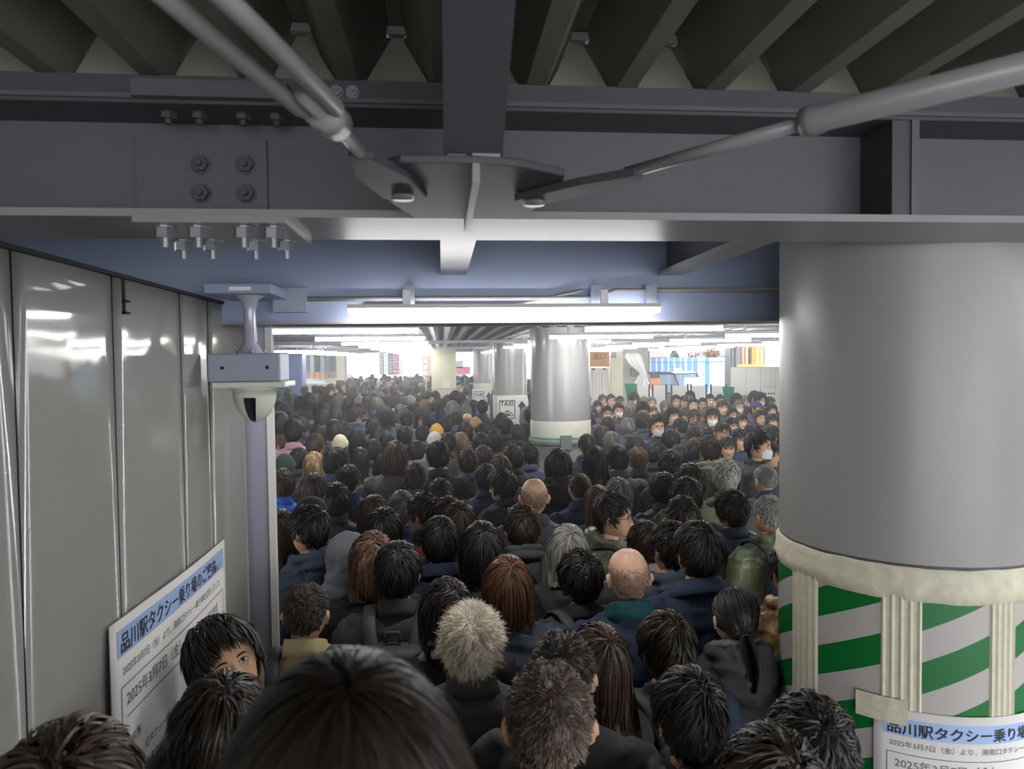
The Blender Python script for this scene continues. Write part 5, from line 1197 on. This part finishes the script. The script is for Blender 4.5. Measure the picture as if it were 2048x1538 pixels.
 (1285, 800, 25, 172, 'crop', 'black', 'plain', 'navy', 'mask', 'd', '', ''), (1284, 824, 29, 0, 'mop', 'black', 'plain', 'slate', '', '0', '', ''), (1260, 799, 24, 178, 'waves', 'grey', 'plain', 'charcoal', '', 'd', '', ''), (1237, 805, 23, 176, 'crop', 'black', 'plain', 'charcoal', 'mask', '0', '', ''), (1214, 811, 23, 180, 'crop', 'black', 'plain', 'purple', '', '0', '', ''),
 (1306, 811, 19, 180, 'thin', 'stub', 'plain', 'tan', '', '0', '', ''), (1303, 793, 19, 176, 'crop', 'grey', 'plain', 'charcoal', '', '0', '', ''), (1288, 792, 19, 184, 'mop', 'grey', 'plain', 'black', '', '0', '', ''), (1386, 816, 23, 182, 'crop', 'dark', 'plain', 'brown', '', 'd', '', ''), (1405, 795, 20, 168, 'crop', 'black', 'plain', 'charcoal', '', '0', '', ''),
 (1405, 812, 22, 178, 'mop', 'lbrown', 'plain', 'charcoal', '', 'd', '', ''), (1365, 822, 22, 185, 'crop', 'black', 'plain', 'navy', '', '0', '', ''), (1330, 800, 20, 180, 'mop', 'grey', 'plain', 'charcoal', '', '0', '', ''), (1195, 800, 20, 182, 'mop', 'dark', 'plain', 'charcoal', '', '0', '', ''), (1240, 790, 18, 178, 'crop', 'black', 'plain', 'navy', 'cap', '0', '', ''), (1205, 788, 18, 180, 'mop', 'lbrown', 'plain', 'pink', '', '0', '', ''),
 (1222, 788, 18, 186, 'crop', 'brown', 'plain', 'cream', '', '0', '', ''), (1490, 790, 19, 180, 'mop', 'grey', 'plain', 'charcoal', '', '0', '', ''), (1360, 835, 26, 20, 'crop', 'black', 'plain', 'charcoal', '', '0', '', ''), (1255, 835, 28, 0, 'mop', 'grey', 'plain', 'charcoal', '', '0', '', ''), (1215, 832, 28, 0, 'bob', 'dark', 'plain', 'purple', '', '0', '', ''),
]
people = []           # dict per person: x, y, h, width factor ...
for row in H:
    px, py, wd, yaw, hair, hc, ct, cc, fl, pose, lab, ref = row
    top = {'mop': .028, 'bob': .018, 'giant': .018, 'waves': .022, 'frizz': .03, 'tousle': .03}.get(hair, .015)
    d = ray(px, py); sc_ = 1/math.hypot(d[0], 1.0)
    frac = {'bald': .158, 'crew': .168, 'bob': .20, 'waves': .205, 'mop': .20, 'giant': .235, 'frizz': .20, 'long': .195, 'tousle': .19}.get(hair, .18)
    Yw = frac*FPX/wd
    base = 0.0
    if py > 1280 and px < 900: base = .48 if wd > 400 else (.32 if wd > 220 else .16)
    def hof(Y): return HC+d[2]*Y-base
    lo, hi = 1.54, 1.84
    # d[2] < 0: height falls with distance
    Ymin, Ymax = (hi-HC+base)/d[2], (lo-HC+base)/d[2]
    Y = min(max(Yw, Ymin), Ymax)
    Ymin, Ymax = max(Ymin, Y*.9), min(Ymax, Y*1.12)
    people.append(dict(px=px, d=d, Y=Y, lo=Ymin, hi=Ymax, base=base, yaw=yaw, hair=hair, hc=hc, ct=ct, cc=cc, fl=fl, pose=pose, lab=lab, ref=ref, hero=True, w=wd))
# push figures that stand in each other apart, along their own line of sight
for it in range(60):
    for i, a in enumerate(people):
        for b_ in people[i+1:]:
            ax, ay = a['d'][0]*a['Y'], a['Y']; bx_, by_ = b_['d'][0]*b_['Y'], b_['Y']
            dx, dy = (ax-bx_)/.44, (ay-by_)/.30; q = math.hypot(dx, dy)
            if q < 1:
                push = (1-q)*.30*.25; sg_ = 1 if ay >= by_ else -1
                a['Y'] = min(max(a['Y']+sg_*push, a['lo']), a['hi']); b_['Y'] = min(max(b_['Y']-sg_*push, b_['lo']), b_['hi'])
    for a in people:                      # keep clear of the columns
        for (cx_, cy_) in ((1.57, 2.28), (1.57, 9.4), (1.57, 16.5)):
            x, y = a['d'][0]*a['Y'], a['Y']; q = math.hypot(x-cx_, y-cy_)
            if q < .62: a['Y'] += (.62-q)*.5*(1 if y > cy_ else -1)
for a in people:
    a['x'], a['y'] = a['d'][0]*a['Y'], a['Y']; a['h'] = HC+a['d'][2]*a['Y']-a['base']
# ---- the rest of the crowd, filling the hall
grid = {}
def gput(x, y): grid.setdefault((int(x//.6), int(y//.6)), []).append((x, y))
for a in people: gput(a['x'], a['y'])
def free(x, y, fx=.46, fy=.34):
    gx, gy = int(x//.6), int(y//.6)
    for i in (-1, 0, 1):
        for j in (-1, 0, 1):
            for (u, v) in grid.get((gx+i, gy+j), ()):
                if ((u-x)/fx)**2+((v-y)/fy)**2 < 1: return False
    for (cx_, cy_) in ((1.57, 2.28), (1.57, 9.4), (1.57, 16.5), (1.5, 25.5)):
        if math.hypot(x-cx_, y-cy_) < .68: return False
    if math.hypot(x+.0-.05, y-24.4) < .85: return False
    return True
heads = [(proj((a['x'], a['y'], a['h']+a['base']-.13)), a['Y'], a['w']) for a in people]
cand = []
rg = np.random.default_rng(21)
y = 2.5
while y < 34:
    x0 = max(-.262*y-.2, -6.5) if y > 3.5 else -.6; x1 = .475*y
    if y > 15.2: x1 = min(x1, 3.05)
    x = x0+rg.random()*.3
    while x < x1:
        cand.append((x+rg.normal()*.05, y+rg.normal()*.06)); x += .50+.06*rg.random()
    y += .40
fill = []
for (x, y) in cand:
    if not free(x, y): continue
    h = float(np.clip(rg.normal(1.665, .075), 1.50, 1.84))
    u, v = proj((x, y, h-.1))
    if u > 1562 or (u < 548 and y > 3.0) or v > 1500: continue
    wp = .19*FPX/y
    vt = v-.03*FPX/y
    if 1052 < u < 1194 and y < 9.3 and vt < 878: continue
    if 980 < u < 1066 and y < 16 and vt < 822: continue
    if 932 < u < 992 and y < 25 and vt < 804: continue
    if 852 < u < 922 and y < 24 and vt < 786: continue
    if u > 1190 and y > 13.9: continue
    if (y > 19.2 and u < 676) or (y > 29.3 and u < 705): continue
    bad = False
    for (q, Yq, wq) in heads:
        if y < Yq-.05 and abs(q[0]-u) < (wp+wq)*.42 and (v-.12*FPX/y) < q[1]+wq*.35: bad = True; break
    if bad:
        h2 = h-.16
        if y > 6 or h2 < 1.45: continue
        u, v = proj((x, y, h2-.1))
        if any(y < Yq-.05 and abs(q[0]-u) < (wp+wq)*.42 and (v-.12*FPX/y) < q[1]+wq*.35 for (q, Yq, wq) in heads): continue
        h = h2
    gput(x, y); toward = (u > 1190 and y > 7.0)
    yaw = rg.normal(180, 22) if toward and rg.random() < .85 else rg.normal(0, 14)
    if not toward and rg.random() < .10: yaw = rg.choice([-95, 95, 150, -150])
    hair = rg.choice(['neat', 'crop', 'mop', 'bob', 'tousle', 'long', 'crew', 'waves', 'pony', 'thin'], p=[.2, .20, .17, .14, .08, .06, .06, .04, .03, .02])
    hc = rg.choice(['black', 'dark', 'brown', 'lbrown', 'grey', 'lgrey', 'auburn', 'blond'], p=[.52, .22, .1, .04, .06, .03, .02, .01])
    if hair == 'bald': hc = 'stub'
    cc = rg.choice(['black', 'charcoal', 'navy', 'dgrey', 'slate', 'grey', 'olive', 'brown', 'beige', 'purple', 'green', 'cream', 'royal', 'pink', 'blue', 'taupe'], p=[.3, .19, .14, .09, .07, .04, .03, .03, .02, .02, .02, .01, .01, .01, .01, .01])
    ct = rg.choice(['plain', 'hood', 'parka', 'puffer'], p=[.58, .2, .1, .12]); fl = ''
    if toward and rg.random() < .45: fl += ' mask'
    if rg.random() < .12: fl += ' glasses'
    if rg.random() < .08: fl += ' scarf'
    if rg.random() < .05: fl += ' beanie'
    elif rg.random() < .04: fl += ' cap'
    if rg.random() < .08: fl += ' shirt'
    fill.append(dict(x=x, y=y, h=h, base=0.0, yaw=float(yaw), hair=str(hair), hc=str(hc), ct=str(ct), cc=str(cc), fl=fl, pose=str(rg.choice(['0', '0', '0', 'd', 'l', 'r', 'u'])), lab='', ref='', hero=False, w=wp))
fill.sort(key=lambda a: a['y'])
NIND = 300-len(people)
far = fill[NIND:]; people += fill[:NIND]
print('heroes', len(H), 'individuals', len(people), 'stuff', len(far))
# ---------------------------------------------------------------- labels
HNAME = dict(neat='neat', crop='short', mop='full', bob='bobbed', tousle='tousled', long='long', crew='cropped', waves='wavy', pony='tied back', thin='thinning', bald='shaved', frizz='frizzy', giant='bobbed')
CNAME = dict(plain='coat', hood='hooded coat', parka='hooded parka', puffer='quilted jacket', hoodup='hood up')
for a in people:
    a['pp'] = proj((a['x'], a['y'], a['h']+a['base']-.12))
refs = [(a['pp'], a['ref'], a['y']) for a in people if a['ref']]
refs += [(proj((1.57, 9.0, 1.3)), 'mid column', 9.0), (proj((1.57, 16, 1.5)), 'nearer TAXI sign', 16), (proj((1.4, 25, 1.5)), 'farther TAXI sign', 25), (W(887, 780, 24)*0+np.array([0, 0, 0]), '', 0)]
refs = [r for r in refs if r[1]]; refs.append(((887, 775), 'square yellowish pillar', 24)); refs.append(((550, 780), 'wall end post', 9))
used = set(a['lab'].lower() for a in people if a['lab'])
def side(p, q, yp, yq):
    dx, dy = p[0]-q[0], p[1]-q[1]
    if abs(dx) > 1.6*abs(dy): return 'to the right of' if dx > 0 else 'to the left of'
    if abs(dy) > 1.6*abs(dx): return 'behind' if dy < 0 else 'in front of'
    return ('behind and right of' if dx > 0 else 'behind and left of') if dy < 0 else ('in front and right of' if dx > 0 else 'in front and left of')
for a in people:
    if a['lab']: continue
    f_ = a['fl'].split(); hat = next((k for k in f_ if k in ('beanie', 'cap', 'flat')), None)
    look = (f"{HAIRW.get(a['hc'], a['hc'])} {HNAME[a['hair']]} hair" if not hat else {'beanie': 'knit hat', 'cap': 'peaked cap', 'flat': 'flat cap'}[hat])
    if a['hair'] == 'bald' and not hat: look = 'shaved head'
    ex = 'masked ' if 'mask' in f_ and abs(((a['yaw']+180) % 360)-180) > 100 else ''
    cloth_ = f"{COATW.get(a['cc'], a['cc'])} {CNAME[a['ct']].split()[-1]}"
    near = sorted(refs, key=lambda r: math.hypot(r[0][0]-a['pp'][0], 1.6*(r[0][1]-a['pp'][1])))
    ok = None
    for r in near[:14]:
        t = f"{ex}person, {look}, {cloth_}, {side(a['pp'], r[0], a['y'], r[2])} the {r[1]}"
        if len(t.replace(',', '').split()) > 16: t = f"{ex}person, {look}, {side(a['pp'], r[0], a['y'], r[2])} the {r[1]}"
        if len(t.replace(',', '').split()) <= 16 and t.lower() not in used: ok = t; break
    a['lab'] = ok or f"person, {look}, {cloth_}, far down the hall"; used.add(a['lab'].lower())
for i, a in enumerate(people):
    hatc = None
    if 'beanie' in a['fl'] or 'cap' in a['fl'] or 'flat' in a['fl']:
        L_ = a['lab'] if a['ref'] else ''; hatc = '#b9b6ac' if 'pale grey knit' in L_ else '#c99a3c' if 'mustard' in L_ else '#26382c' if 'green knit' in L_ else '#d8cfae' if 'cream knit' in L_ else '#a8845c' if 'tan knit' in L_ else '#3d3560' if 'violet' in L_ else '#252c48' if 'navy' in L_ else '#26272b'
    sc_col = 'lgrey' if False else ('#c9c6c2' if 'pale scarf' in a['lab'] else '#6d6f68' if 'ponytail' in a['lab'] else '#55575a')
    a['obj'] = person((a['x'], a['y'], a['base']), a['h'], a['yaw'], a['hair'], a['hc'], a['ct'], a['cc'], a['fl'], a['lab'], 'people in the crowd', a['pose'], hatc=hatc, scarfc=sc_col, packc='#3a3b3f' if a['cc'] != 'charcoal' else '#4a4b4f')

# ---------------------------------------------------------------- the farthest heads as one mass
def lowpoly(n_):
    T = []
    # (ring table: z, w, yf, yb, colour slot) 0 skin, 1 hair, 2 coat
    rings = [(1.735, .02, .02, .03), (1.72, .062, .07, .08), (1.68, .085, .095, .112), (1.63, .09, .10, .115), (1.575, .082, .095, .10), (1.52, .062, .085, .075), (1.475, .058, .05, .07), (1.44, .12, .075, .11), (1.40, .19, .10, .13), (1.28, .25, .13, .15), (1.0, .25, .13, .15), (.7, .22, .13, .14)]
    return rings
def far_crowd(name, items, label):
    rings = lowpoly(0); n = 14; V = []; F = []; C = []
    for a in items:
        s = a['h']/1.735; cy_, sy_ = math.cos(math.radians(a['yaw'])), math.sin(math.radians(a['yaw'])); k0 = len(V)
        hl, sl, cl = lin(HAIRC[a['hc']])[:3], lin(SKIN[int(a['x']*100) % 4])[:3], lin(COATC[a['cc']])[:3]
        for j, (z, w_, yf, yb) in enumerate(rings):
            for i in range(n):
                t = 2*PI*i/n; c, q = math.cos(t), math.sin(t); x = w_*q; yy = (yf if c > 0 else yb)*c
                if a['hair'] in ('bob', 'long', 'waves') and 3 <= j <= 6: x *= 1.18
                V.append((a['x']+s*(x*cy_-yy*sy_), a['y']+s*(x*sy_+yy*cy_), z*s))
                if j >= 7: C.append(cl)
                else:
                    face = c > .15 and 3 <= j <= 6
                    C.append(sl if face or (j == 6 and a['hair'] not in ('bob', 'long', 'waves')) else hl)
                    if face and 'mask' in a['fl'] and j == 5: C[-1] = (.75, .76, .76)
        for j in range(len(rings)-1):
            for i in range(n): F.append((k0+j*n+i, k0+(j+1)*n+i, k0+(j+1)*n+(i+1) % n, k0+j*n+(i+1) % n))
        F.append(tuple(range(k0, k0+n)))
    me = bpy.data.meshes.new(name); me.from_pydata(V, [], F); me.polygons.foreach_set('use_smooth', [True]*len(F))
    at = me.color_attributes.new('tone', 'FLOAT_COLOR', 'POINT'); c = np.ones((len(V), 4), np.float32); c[:, :3] = C; at.data.foreach_set('color', c.ravel())
    o = link(name, me, None, mat('far_crowd', '#333', .7, attr='tone')); tag(o, label, 'crowd', kind='stuff'); return o
if far: far_crowd('crowd', far, 'hundreds of dark coated people packed toward the bright exit')

# ---------------------------------------------------------------- thin haze volume added to imitate the veiling glare of the lens
hm = bpy.data.materials.new('veil_haze'); hm.use_nodes = True; nt = hm.node_tree; nt.nodes.remove(nt.nodes['Principled BSDF'])
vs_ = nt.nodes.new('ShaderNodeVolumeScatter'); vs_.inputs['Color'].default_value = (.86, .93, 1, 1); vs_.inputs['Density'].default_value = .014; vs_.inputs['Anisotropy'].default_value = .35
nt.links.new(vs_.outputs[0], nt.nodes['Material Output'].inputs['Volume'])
hz = MB().box(-6.5, 8.5, 3.4, 32, .05, Z(.35)).build('haze', hm); tag(hz, 'thin bluish haze added over the crowd for lens glare', 'haze', kind='stuff')
